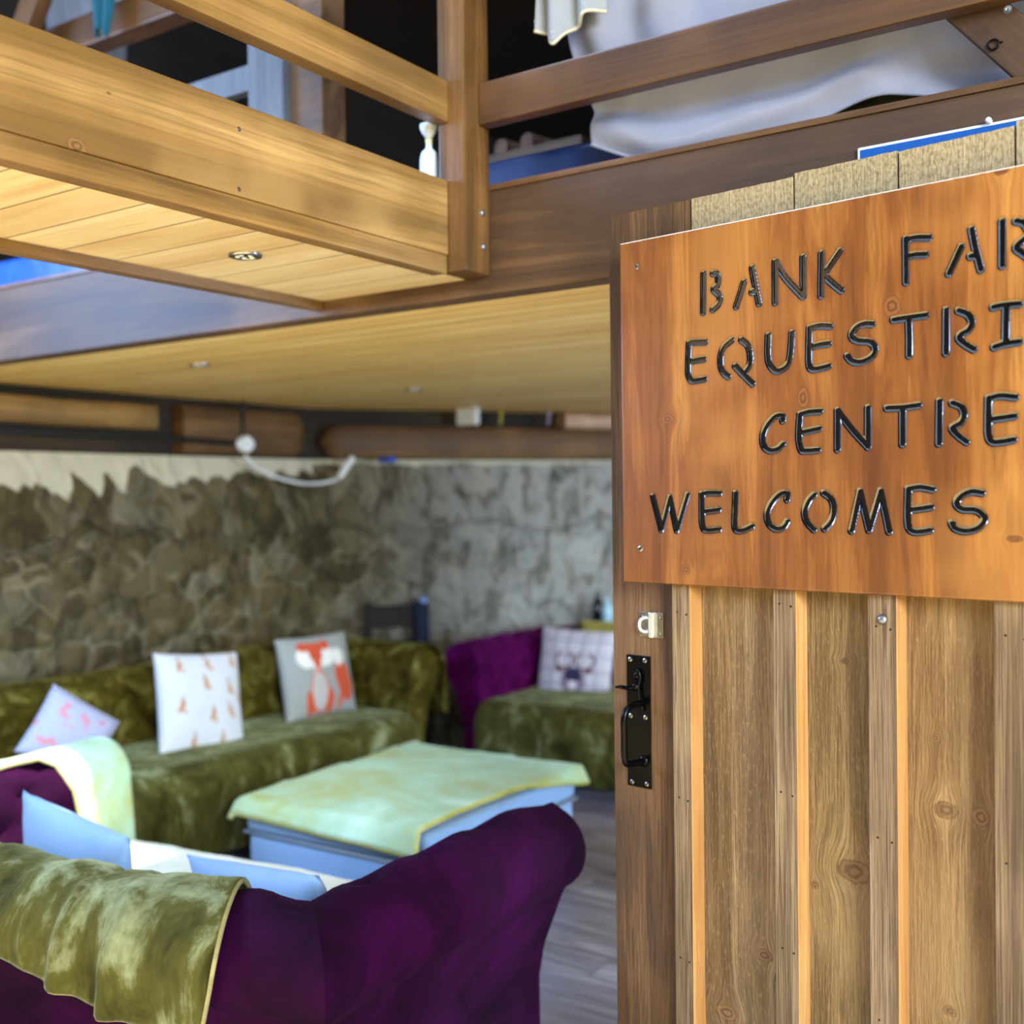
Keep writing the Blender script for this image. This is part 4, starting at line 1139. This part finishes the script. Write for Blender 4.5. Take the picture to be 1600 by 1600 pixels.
# ================================================================== TIMBER ABOVE THE STONE WALLS
def along(p0, p1, name, label, cat, z0, z1, t0, t1, mat, dep0=0.0, dep1=0.14, bev=0.008, rnd0=0.0, rnd1=0.0, kind=None):
    """a board lying along the wall line p0->p1 between distances t0,t1; dep = how far it reaches into the room"""
    p0, p1 = Vector(p0), Vector(p1); d = (p1 - p0).normalized(); ang = math.atan2(d.y, d.x)
    bm = bmesh.new(); L = t1 - t0; H = z1 - z0
    n = 36; rings = []
    for i in range(n + 1):
        x = L * i / n
        k_ = 1.0
        if rnd0 and x < rnd0: k_ = math.sqrt(max(0.02, 1 - (1 - x / rnd0) ** 2))
        if rnd1 and L - x < rnd1: k_ = min(k_, math.sqrt(max(0.02, 1 - (1 - (L - x) / rnd1) ** 2)))
        wob = 0.012 * fbm((t0 + x) * 2.2, z0 * 9, 5.0)
        hz = H * 0.5 * k_; zc_ = H / 2 + wob * (1 if bev > 0.009 else 0.0)
        c = min(bev, hz * 0.6)
        ys = (-dep1 * (0.6 + 0.4 * k_), -dep0)
        rings.append([bm.verts.new(q) for q in ((x, ys[1], zc_ - hz), (x, ys[0] + c, zc_ - hz), (x, ys[0], zc_ - hz + c), (x, ys[0], zc_ + hz - c), (x, ys[0] + c, zc_ + hz), (x, ys[1], zc_ + hz))])
    for A, B in zip(rings, rings[1:]):
        for q in range(6): bm.faces.new((A[q], A[(q + 1) % 6], B[(q + 1) % 6], B[q]))
    bm.faces.new(rings[0]); bm.faces.new(rings[-1][::-1])
    o = put(name, bm, mat, smooth=True, angle=50)
    o.location = p0 + d * t0 + Vector((0, 0, z0)); o.rotation_euler = (0, 0, ang)
    return tag(o, label, cat, kind=kind)
def tL(px, py=700):        # distance along the left wall of a pixel column
    return onX(px, py, XL).y - P_L0.y
LB = (Vector((P_B1.x, P_B1.y, 0)) - CORNER)
def tB(px, py=700):
    d = ray(px, py); e = LB.normalized(); nn = Vector((-e.y, e.x, 0))
    t = (CORNER - Vector((EYE.x, EYE.y, 0))).dot(nn) / Vector((d.x, d.y, 0)).dot(nn)
    return ((EYE + d * t) - CORNER).dot(e)
M_GOLDX = wood('golden_beam', '4a3416', '7a5a28', 'a17c3e', grain=0, across=7, along=0.6, rough=0.65, fine=0.3, blotch=0.45)
M_OLDX = wood('dark_wall_plate', '170f07', '2b1e10', '40301a', grain=0, across=8, along=0.6, rough=0.8, fine=0.4, blotch=0.5)
M_PLATE = wood('brown_wall_plate', '3a2712', '6a4a24', '8d683a', grain=0, across=7, along=0.6, rough=0.65, fine=0.35, blotch=0.5)
Lend = (CORNER - P_L0).length
along(P_L0, CORNER, 'trim_1', None, None, 1.802, 2.10, 0.0, Lend, M_OLDX, dep0=-0.25, dep1=0.0, bev=0.004, kind='structure')
Bend = LB.length
along(CORNER, P_B1, 'trim_2', None, None, 1.802, 2.10, 0.0, Bend, M_OLDX, dep0=-0.25, dep1=0.0, bev=0.004, kind='structure')
along(P_B1, P_B2, 'trim_3', None, None, 1.802, 2.12, 0.0, (P_B2 - P_B1).length, M_OLDX, dep0=-0.25, dep1=0.0, bev=0.004, kind='structure')
along(P_L0, CORNER, 'roof_timber', 'golden brown timber on the stone wall, above the dim left stretch', 'beam', 1.925, 2.045, 0.8, tL(232), M_GOLDX, dep1=0.08, bev=0.012)
along(P_L0, CORNER, 'roof_timber', 'short round-ended brown timber next to the white junction box', 'beam', 1.815, 2.06, tL(270), min(tL(464), Lend - 0.02), M_PLATE, dep1=0.09, bev=0.02, rnd1=0.10)
along(CORNER, P_B1, 'roof_timber', 'long brown wall beam above the brighter right stretch of stone', 'beam', 1.805, 2.00, 0.04, Bend - 0.02, M_PLATE, dep1=0.10, bev=0.014, rnd0=0.10)
along(CORNER, P_B1, 'roof_timber', 'short board coloured as pinkish-lit under the ceiling, close to the door edge', 'beam', 1.99, 2.085, tB(868), Bend - 0.05, wood('sunlit_pink_board', '8c6242', 'b58e70', 'd9c0aa', grain=0, across=8, along=0.5, rough=0.5), dep1=0.16)  # pinkish light on this board is put into its colour

# ---- wiring on the left wall
jb = onX(381, 694, XL + 0.10)
cab = thing('cable_run', 'black cable clipped along the wall timber to the white junction box', 'cable', (XL + 0.1, jb.y, jb.z))
bm = bmesh.new()
tube(bm, cr([Vector((XL + 0.095, t_, z_)) - cab.location for t_, z_ in ((1.2, jb.z + 0.02), (2.4, jb.z + 0.012), (3.3, jb.z + 0.016), (jb.y - 0.03, jb.z + 0.004))], 8), 0.016, 8)
tube(bm, cr([Vector((XL + 0.10, jb.y, z_)) - cab.location for z_ in (jb.z + 0.02, jb.z + 0.08, 2.098)], 6), 0.010, 8)
put('cable', bm, BLACK, cab, smooth=True)
bx = thing('junction_box', 'small white round junction box on the wall timber with a drooping flex', 'junction box', jb)
bm = bmesh.new(); lathe(bm, [(0.046, -0.005), (0.046, 0.025), (0.040, 0.034), (0.02, 0.036)], (0, 0, 0), 24, Matrix.Rotation(PI / 2, 3, 'Y')); put('housing', bm, WHITEP, bx, smooth=True, angle=40)
bm = bmesh.new(); box(bm, 0.0, 0.02, -0.06, 0.06, -0.02, 0.02, 0.006); put('lug', bm, WHITEP, bx)
pts = [onX(383, 712, XL + 0.14), onX(398, 728, XL + 0.13), onX(430, 745, XL + 0.12), onX(470, 755, XL + 0.12)]
e0 = CORNER + LB.normalized() * 0.15
def onB(px, py, inset=0.1):
    e = LB.normalized(); t = tB(px, py); nn = Vector((e.y, -e.x, 0)); d = ray(px, py)
    n2 = Vector((-e.y, e.x, 0)); o_ = CORNER + nn * inset
    tt = (o_ - Vector((EYE.x, EYE.y, 0))).dot(n2) / Vector((d.x, d.y, 0)).dot(n2)
    return EYE + d * tt
pts += [onB(500, 755, 0.12), onB(526, 750, 0.12)]
fx = thing('hanging_flex', 'white flex drooping from the junction box to a white plug against the stone', 'cable', pts[2])
bm = bmesh.new(); tube(bm, cr([p - pts[2] for p in pts], 8), 0.009, 8); put('flex', bm, WHITEP, fx, smooth=True)
bm = bmesh.new(); a_, b_ = onB(528, 749, 0.12) - pts[2], onB(552, 714, 0.12) - pts[2]
tube(bm, [a_, a_ * 0.8 + b_ * 0.2, b_ * 0.85 + a_ * 0.15, b_], [0.010, 0.020, 0.020, 0.016], 12); put('plug', bm, WHITEP, fx, smooth=True)
sw = onB(731, 650, 0.17)
tb = bmesh.new(); box(tb, sw.x - 0.075, sw.x + 0.075, sw.y - 0.02, sw.y + 0.02, sw.z - 0.055, sw.z + 0.06, 0.01)
tag(put('sensor_box', tb, WHITEP, loc=sw), 'square white box fixed under the ceiling above the wall beam', 'box')
bl = onB(605, 719, 0.14); bm = bmesh.new(); box(bm, bl.x - 0.045, bl.x + 0.045, bl.y - 0.03, bl.y + 0.03, bl.z - 0.014, bl.z + 0.016, 0.006)
tag(put('cable_clip', bm, plain('bright_blue_plastic', '1d4fc0', 0.4), loc=bl), 'small bright blue plastic clip under the brown wall beam', 'clip')
for px, col, lab in ((783, 'a89a40', 'thin yellowish wire hanging in the gap above the wall beam'), (858, '9b87a0', 'thin lilac cord hanging near the pinkish board')):
    a_, b_ = onB(px, 632, 0.13), onB(px - 2, 664, 0.13)
    bm = bmesh.new(); tube(bm, [a_, (a_ + b_) / 2 + Vector((0.004, 0, 0)), b_], 0.009, 6)
    tag(put('wire', bm, plain('wire_' + col, col, 0.6), loc=b_), lab, 'wire')

# ---- downlights
def downlight(px, py, z, r, label):
    p = onZ(px, py, z)
    t = thing('downlight', label, 'light', p, group='recessed downlights')
    bm = bmesh.new(); n = 28
    prof = [(r, 0.002), (r, -0.004), (r * 0.82, -0.006), (r * 0.76, -0.001), (r * 0.74, 0.001)]
    rings = [[bm.verts.new((a * math.cos(2 * PI * q / n), a * math.sin(2 * PI * q / n), zz)) for q in range(n)] for a, zz in prof]
    for A, B in zip(rings, rings[1:]):
        for q in range(n): bm.faces.new((A[q], A[(q + 1) % n], B[(q + 1) % n], B[q]))
    put('bezel', bm, STEEL, t, smooth=True)
    bm = bmesh.new(); lathe(bm, [(r * 0.75, 0.0005), (r * 0.75, -0.0015), (r * 0.4, -0.002)], (0, 0, 0), 24); put('lamp_face', bm, BLACK, t)
    bm = bmesh.new()
    for q in range(5):
        a = q * 2 * PI / 5
        lathe(bm, [(r * 0.17, 0.0), (r * 0.15, -0.004), (r * 0.05, -0.005)], (r * 0.45 * math.cos(a), r * 0.45 * math.sin(a), -0.001), 10)
    put('lens', bm, plain('lens_glass', 'e6ecea', 0.15), t, smooth=True)
    return t
downlight(383, 399, 2.138, 0.038, 'chrome rimmed downlight in the pale boarded underside of the walkway')
downlight(312, 570, ZC - 0.001, 0.042, 'downlight in the main ceiling, the one nearer the grey-lit beam')
downlight(646, 609, ZC - 0.001, 0.042, 'downlight in the main ceiling, the one towards the back wall')

# ================================================================== IN THE LOFT
LZ = ZC + 0.24
def matt(name, label, x0, x1, y0, y1, z0, z1, mat):
    bm = bmesh.new(); box(bm, x0, x1, y0, y1, z0, z1, 0.03, seg=4); o = put(name, bm, mat, loc=((x0 + x1) / 2, (y0 + y1) / 2, z0), smooth=True, angle=50)
    return tag(o, label, 'mattress')
NAVY_M = plain('navy_vinyl', '0c2350', 0.4, mottle=0.25, scale=4)
NAVY_SKYLIT_M = plain('navy_vinyl_skylit', '2a5fc0', 0.35, mottle=0.3, scale=6, bump=0.01)  # navy vinyl again, with the skylight put into its colour
matt('mattress', 'navy blue vinyl mattress on the loft behind the corner post', onY(774, 270, 2.46).x - 0.55, onY(1130, 240, 2.46).x, 2.54, 3.2, LZ, onY(800, 243, 2.54).z, NAVY_M)
matt('mattress', 'navy vinyl mattress coloured as skylit bright blue at the loft edge, seen beneath the walkway', XL + 0.1, onY(150, 404, 2.47).x, 2.48, 3.2, LZ, onY(60, 393, 2.48).z, NAVY_SKYLIT_M)

# dust sheet hung over the rail side of the bed
SHEET = cloth('grey_linen_sheet', '8c8fa0', '6c6f7c', weave=500, mott=0.3)
WSHEET = cloth('white_linen_cover', '8d939c', '6e737a', weave=500, mott=0.2)
SYY = 2.465
Lb = [(880, -120), (880, -40), (878, 60), (882, 130), (900, 160), (918, 185), (924, 226)]
Bb = [(924, 226), (985, 246), (1045, 258), (1110, 246), (1180, 222), (1250, 200), (1330, 160), (1385, 146), (1440, 147), (1520, 150), (1600, 150), (1700, 148)]
Lc = cr([(onY(x, y, SYY).x, onY(x, y, SYY).z) for x, y in Lb], 8)
Bc = cr([(onY(x, y, SYY).x, onY(x, y, SYY).z) for x, y in Bb], 8)
def samp(c, t):
    f_ = t * (len(c) - 1); i = min(int(f_), len(c) - 2); return c[i] * (1 - (f_ - i)) + c[i + 1] * (f_ - i)
bm = bmesh.new(); NU, NV = 150, 90
xr = Bc[-1].x; ztop_s = onY(880, -120, SYY).z
def sheetf(a, b):
    bot = samp(Bc, a); lf = samp(Lc, 1 - b); 
    xl0 = lf.x
    x = bot.x + (xl0 - Bc[0].x) * (1 - a) ** 2.0
    z = bot.y + (ztop_s - bot.y) * b
    y = SYY
    fold = (1 - sstep(0.0, 0.45, a))
    ph = 2.6 * a + 0.35 * b
    y += 0.025 * fold * math.sin(a * 46 + 2.5 * b) * sstep(0.05, 0.6, b) + 0.03 * (1 - fold * 0.5) * fbm(a * 4 + b * 1.5, b * 2.2, 0.7)
    y -= 0.03 * math.exp(-((b - 0.05 - 0.10 * a) / 0.05) ** 2) * sstep(0, 0.15, a)       # lip along the bottom
    y += 0.04 * math.exp(-((b - 0.16 - 0.05 * math.sin(a * 6)) / 0.06) ** 2)
    y -= 0.03 * math.exp(-(((a - 0.09) / 0.07) ** 2 + ((b - 0.13) / 0.07) ** 2))
    return Vector((x, y, z))
vv = grid(bm, NU, NV, sheetf)
bord = [vv[i][0].co.copy() for i in range(NU + 1)]
loc = Vector((0.0, SYY, LZ + 0.2))
sh = put('dust_sheet', bm, SHEET, smooth=True, loc=loc)
md = sh.modifiers.new('thickness', 'SOLIDIFY'); md.thickness = 0.004
tag(sh, 'big grey linen sheet draped behind the brown rails of the loft', 'sheet')
bm = bmesh.new(); tube(bm, [p - loc for p in bord], 0.005, 6); put('hem', bm, SHEET, sh, smooth=True)
# its inside fold, darker, in the gap under the raised hem
bm = bmesh.new()
xa, xb = onY(1290, 170, SYY + 0.12).x, onY(1700, 150, SYY + 0.12).x
def inner(a, b): return Vector((xa + (xb - xa) * a, SYY + 0.10 + 0.02 * math.sin(a * 15), LZ + 0.30 * b))
grid(bm, 40, 8, inner)
inn = put('lining', bm, cloth('olive_lining', '5a5748', '38362c'), sh, smooth=True); inn.location = -loc
# white cover over its left end
Wl = [(838, -100), (836, 40), (848, 62), (872, 76)]; Wr = [(950, -100), (944, 18)]
bm = bmesh.new()
def wf_(a, b):
    top = onY(838 + (948 - 838) * a, -100, SYY - 0.07)
    bx_ = 838 + (945 - 838) * a
    by_ = 50 - 34 * sstep(0.35, 1.0, a) + (24 * math.exp(-((a - 0.33) / 0.10) ** 2))
    bot = onY(bx_, by_, SYY - 0.07)
    p = bot + (top - bot) * b
    p.y += 0.02 * math.sin(a * 14 + b) - 0.01
    return p
vv = grid(bm, 40, 30, wf_); bord = [vv[i][0].co.copy() for i in range(41)]; bord2 = [vv[i][3].co + Vector((0, -0.003, 0)) for i in range(41)]
loc = bord[20].copy()
wc = put('white_cover', bm, WSHEET, smooth=True, loc=loc); md = wc.modifiers.new('thickness', 'SOLIDIFY'); md.thickness = 0.004
tag(wc, 'white cloth with a stitched hem lying over the left end of the grey sheet', 'cloth')
bm = bmesh.new(); tube(bm, [p - loc for p in bord], 0.005, 6); tube(bm, [p - loc for p in bord2], 0.0015, 4); put('hem', bm, plain('cream_hem', 'b9b5a0', 0.9), wc, smooth=True)

# brace and hook at the top right
a_, b_ = onY(1515, 8, 2.385), onY(1690, 160, 2.385)
bd = (b_ - a_); L_ = bd.length; ang = math.atan2(bd.z, bd.x)
bc = thing('loft_brace', 'dark brown diagonal brace with a black hook, behind the rail at the top', 'brace', a_, (0, -ang, 0))
bm = bmesh.new(); box(bm, -0.05, L_, -0.02, 0.02, -0.045, 0.045, 0.005); put('timber', bm, M_BEAM, bc)
bm = bmesh.new(); hk = Matrix.Rotation(ang, 3, 'Y').transposed() @ (onY(1552, 70, 2.36) - a_)
hk = (Matrix.Rotation(-ang, 3, 'Y').inverted() @ (onY(1552, 70, 2.36) - a_))
tube(bm, [hk + Vector((0.010 * math.cos(q), 0.0, 0.010 * math.sin(q))) for q in [i * 2 * PI / 14 for i in range(14)]], 0.0022, 6, closed=True)
tube(bm, [hk + Vector((0.006, 0, 0.009)), hk + Vector((0.012, 0.018, 0.028))], 0.002, 6)
put('hook', bm, BLACKMETAL, bc, smooth=True)

# blue notice on the edge beam
q0 = onY(1340, 231, YF - 0.012); q1 = onY(1600, 181, YF - 0.012)
bs = thing('blue_notice', 'blue notice board with white border on the edge beam, mostly hidden by the door', 'sign', (q0.x, YF - 0.006, q0.z - 0.2))
sl = (q1.z - q0.z) / (q1.x - q0.x)
HX = 0.36; HB_ = 0.22
MS = Matrix.Rotation(-math.atan(sl), 4, 'Y')
bm = bmesh.new(); box(bm, 0, HX, -0.004, 0.004, 0.2 - HB_, 0.2, 0.002, MS, seg=1); put('board', bm, plain('white_border', 'd9e2ee', 0.4), bs)
bm = bmesh.new(); box(bm, 0.006, HX - 0.006, -0.0055, 0.0, 0.2 - HB_ + 0.006, 0.2 - 0.006, 0, MS); put('panel', bm, plain('sign_blue', '0b4c98', 0.4), bs)
bm = bmesh.new()
for x, h_, w_ in ((0.040, 0.010, 0.004), (0.050, 0.013, 0.0035), (0.066, 0.016, 0.0035), (0.080, 0.011, 0.005), (0.094, 0.013, 0.0035)):
    box(bm, x, x + w_, -0.0065, -0.004, 0.2 - 0.042, 0.2 - 0.042 + h_ + 0.006, 0, MS)
put('lettering', bm, BLACK, bs)
bt_ = onY(1546, 190, YF - 0.01)
bm = bmesh.new(); lathe(bm, [(0.006, 0), (0.006, 0.012), (0.003, 0.016)], bt_, 12, Matrix.Rotation(PI / 2, 3, 'X')); tag(put('bolt_head', bm, WHITEP, loc=bt_), 'tiny pale bolt head on the edge beam above the blue notice', 'bolt')

# white bottle on the loft
bp = onX(671, 290, -1.80); bp.z = 2.366
bt = thing('bottle', 'white plastic bottle with a splayed cap standing on the loft left of the corner post', 'bottle', bp)
bt.scale = (0.9, 0.9, 0.8)
bm = bmesh.new(); lathe(bm, [(0.020, 0), (0.027, 0.008), (0.028, 0.05), (0.027, 0.10), (0.022, 0.122), (0.010, 0.135), (0.009, 0.15)], (0, 0, 0), 24); put('body', bm, plain('pale_blue_plastic', 'cfe0ea', 0.3), bt, smooth=True)
bm = bmesh.new(); lathe(bm, [(0.0095, 0.15), (0.0105, 0.152), (0.0105, 0.168)], (0, 0, 0), 20); put('collar', bm, plain('yellowish_collar', 'c9c79a', 0.4), bt, smooth=True)
bm = bmesh.new(); lathe(bm, [(0.009, 0.168), (0.020, 0.184), (0.026, 0.20), (0.026, 0.212), (0.008, 0.214)], (0, 0, 0), 20); put('cap', bm, WHITEP, bt, smooth=True)

# reddish turned post with a pale cloth, and the hanging cloths at the top left
rp = onY(528, 170, 3.1); RED = plain('reddish_varnish', '5a2310', 0.4, mottle=0.4)
bm = bmesh.new(); lathe(bm, [(0.03, 0), (0.03, 0.25), (0.020, 0.27), (0.032, 0.31), (0.034, 0.36), (0.020, 0.42), (0.030, 0.44), (0.030, 0.9)], (rp.x, rp.y, LZ), 18)
tag(put('bed_post', bm, RED, loc=(rp.x, rp.y, LZ), smooth=True, angle=50), 'reddish turned bed post deep in the dark loft', 'post')
c0 = onY(509, 150, 3.02)
bm = bmesh.new()
grid(bm, 10, 24, lambda a, b: Vector((c0.x - 0.03 + 0.055 * a + 0.01 * math.sin(b * 7), 3.02 + 0.012 * math.sin(a * 5 + b * 6), LZ + 0.02 + (c0.z - LZ) * b)))
o = put('towel', bm, cloth('pale_lilac_towel', 'b9c0dc'), loc=(c0.x, 3.02, LZ), smooth=True); o.modifiers.new('t', 'SOLIDIFY').thickness = 0.006
tag(o, 'narrow pale towel hanging beside the reddish bed post', 'towel')

def hanging(name, label, px0, px1, py0, py1, Y, mat, amp=0.02, waves=6, taper=0.0, nu=40, nv=24, lean=0.0):
    bm = bmesh.new()
    def f(a, b):
        px = px0 + (px1 - px0) * a; 
        px = (px0 + px1) / 2 + (px - (px0 + px1) / 2) * (1 - taper * (1 - b)) + lean * (1 - b)
        py = py1 + (py0 - py1) * b + (6 * math.sin(a * 7 + 1)) * (1 - b)
        p = onY(px, py, Y); p.y += amp * math.sin(a * waves * 2 * PI + b * 1.2); return p
    vv = grid(bm, nu, nv, f); loc = vv[nu // 2][0].co.copy()
    o = put(name, bm, mat, loc=loc, smooth=True); md = o.modifiers.new('t', 'SOLIDIFY'); md.thickness = 0.004
    return tag(o, label, 'cloth')
hanging('hanging_cloth', 'white gathered cloth hanging over the far loft beam at the top corner', 62, 195, -90, 145, 2.75, cloth('grey_white_curtain', '6a6c70', '505256', mott=0.4), 0.018, 5, 0.1, lean=8)
hanging('hanging_cloth', 'teal cloth with a ragged end hung over the loft beam beside the white one', 132, 185, -60, 52, 2.44, cloth('teal_cloth', '0a4454', '062a34'), 0.015, 2, 0.6)
def member(name, label, A, B, hh, yy, th, mat, cat='beam'):
    A, B = Vector(A), Vector(B); d = B - A; L_ = math.hypot(d.x, d.z); ang = math.atan2(d.z, d.x)
    bm = bmesh.new(); box(bm, 0, L_, -th / 2, th / 2, -hh / 2, hh / 2, 0.005)
    o = put(name, bm, mat); o.location = A; o.rotation_euler = (0, -ang, 0); return tag(o, label, cat)
A_, B_ = onY(30, 98, 2.56), onY(262, 10, 2.56)
member('loft_beam', 'golden brown beam carrying the white and teal cloths at the top corner', A_ + (A_ - B_) * 0.5, B_ + (B_ - A_) * 0.35, 0.115, 2.56, 0.09, M_STAINX)
A_, B_ = onY(30, 75, 2.40), onY(78, -60, 2.40)
member('loft_brace', 'brown diagonal brace rising out of the top left of the view', A_ + (A_ - B_) * 0.4, B_ + (B_ - A_) * 1.5, 0.10, 2.40, 0.06, M_STAINX, 'brace')
# crate of dark clutter glimpsed between rail and beam
a_ = onY(835, 215, 3.3)
bm = bmesh.new()
for i, (dx, dz, r_) in enumerate(((0, 0, 0.05), (0.07, -0.015, 0.045), (-0.07, -0.02, 0.04))):
    tube(bm, [(a_.x + dx - 0.06, 3.3, a_.z - 0.06 + dz), (a_.x + dx + 0.05, 3.35, a_.z + 0.05 + dz)], r_ * 0.5, 10)
bm2 = bmesh.new(); box(bm2, a_.x - 0.25, a_.x + 0.25, 3.2, 3.6, LZ, a_.z - 0.06, 0.01)
tag(put('wooden_crate', bm2, M_BEAM, loc=(a_.x, 3.4, LZ)), 'dark wooden crate deep in the loft behind the navy mattress', 'crate')
bm.free()
lg = wood('log_brown', '3a2416', '6b4a36', '8f6c56', grain=0, across=8, along=0.8, rough=0.8)
for i, (dx, lab) in enumerate(((-0.06, 'split log lying on the loft crate, the one nearer the corner post'), (0.05, 'split log lying on the loft crate, the one nearer the grey sheet'))):
    bm = bmesh.new(); tube(bm, [(a_.x + dx - 0.05, 3.25, a_.z - 0.028), (a_.x + dx - 0.02, 3.4, a_.z - 0.028), (a_.x + dx, 3.5, a_.z - 0.028)], 0.032, 10)
    tag(put('split_log', bm, lg, loc=(a_.x + dx, 3.35, a_.z - 0.06), smooth=True, angle=40), lab, 'log', 'split logs')

# ================================================================== AT THE BACK OF THE ROOM
# dark chair in the corner behind the wall sofa
cp_ = Vector((-4.25, 5.03, 0))
ch = thing('dining_chair', 'dark wooden chair under the navy jacket, in the corner behind the olive covered sofa', 'chair', (cp_.x, cp_.y, 0), (0, 0, 0.97))
DW = wood('dark_chair_wood', '0c0706', '1a100c', '281b15', grain=2, across=12, along=0.8, rough=0.85)
for x in (-0.15, 0.15):
    for y, h_ in ((-0.10, 0.44), (0.10, 0.95)):
        bm = bmesh.new(); box(bm, x - 0.02, x + 0.02, y - 0.02, y + 0.02, 0, h_, 0.004); put('leg', bm, DW, ch)
bm = bmesh.new(); box(bm, -0.17, 0.17, -0.12, 0.08, 0.44, 0.475, 0.01); put('seat', bm, DW, ch)
bm = bmesh.new(); box(bm, -0.13, 0.13, 0.09, 0.11, 0.80, 0.93, 0.006); box(bm, -0.13, 0.13, 0.09, 0.11, 0.62, 0.72, 0.006); put('backrest', bm, DW, ch)
# jacket: draped over right rear post of the chair
jk = thing('jacket', 'navy jacket with a pale button hanging on the corner of the dark chair', 'jacket', (cp_.x, cp_.y, 0), (0, 0, 0.97))
bm = bmesh.new()
for sgn in (1, -1):
    pass
def jf(a, b):
    q = a * 2 * PI; r1_, r2_ = 0.055 + 0.01 * math.sin(3 * q + b * 4), 0.04
    return Vector((0.17 + r1_ * 0.8 * math.cos(q), 0.085 + r2_ * math.sin(q), 0.50 + 0.45 * b + (0.0 if b < 1 else 0)))
grid(bm, 24, 12, jf); put('cloth', bm, plain('navy_cloth', '111c38', 0.9, mottle=0.3), jk, smooth=True)
bm = bmesh.new(); lathe(bm, [(0.022, 0), (0.03, 0.015), (0.02, 0.035), (0.006, 0.04)], (0.18, 0.07, 0.935), 14); put('collar_tag', bm, plain('pale_blue_tag', '7f9ad0', 0.5), jk, smooth=True)

# narrow dark console behind the plum sofa with two bottles
k0_ = onD(942, 955, 7.15)
cs = thing('console_table', 'narrow dark console table behind the plum sofa, mostly hidden', 'table', (-3.22, 6.12, 0))
bm = bmesh.new(); box(bm, -0.3, 0.3, -0.09, 0.09, 0.74, 0.77, 0.005); put('tabletop', bm, DW, cs)
for x in (-0.27, 0.27):
    for y in (-0.06, 0.06):
        bm = bmesh.new(); box(bm, x - 0.015, x + 0.015, y - 0.015, y + 0.015, 0, 0.74); put('leg', bm, DW, cs)
for px, mat, h_, lab in ((934, plain('black_glass', '0b0e16', 0.15), 0.20, 'dark bottle on the console, right beside the door edge'), (949, plain('pale_blue_glass', 'a8d2e4', 0.2), 0.16, 'pale blue bottle on the console, partly hidden by the door')):
    q = onY(px, 960, 6.12)
    bm = bmesh.new(); lathe(bm, [(0.03, 0), (0.036, 0.01), (0.036, h_ * 0.6), (0.014, h_ * 0.78), (0.013, h_)], (q.x, q.y, 0.77), 20)
    tag(put('bottle', bm, mat, loc=(q.x, q.y, 0.77), smooth=True, angle=50), lab, 'bottle')

# ================================================================== ACROSS THE YARD (behind the camera)
bm = bmesh.new(); box(bm, -14, 1.5, -8.4, -8.0, -0.02, 7.5)
tag(put('wall_skyblock_yard', bm, plain('skyblock_dark', '2a2620', 0.9, mottle=0.4, scale=3), loc=(-4, -8, 0)), kind='structure')  # unseen building opposite, sized and placed to block sky light
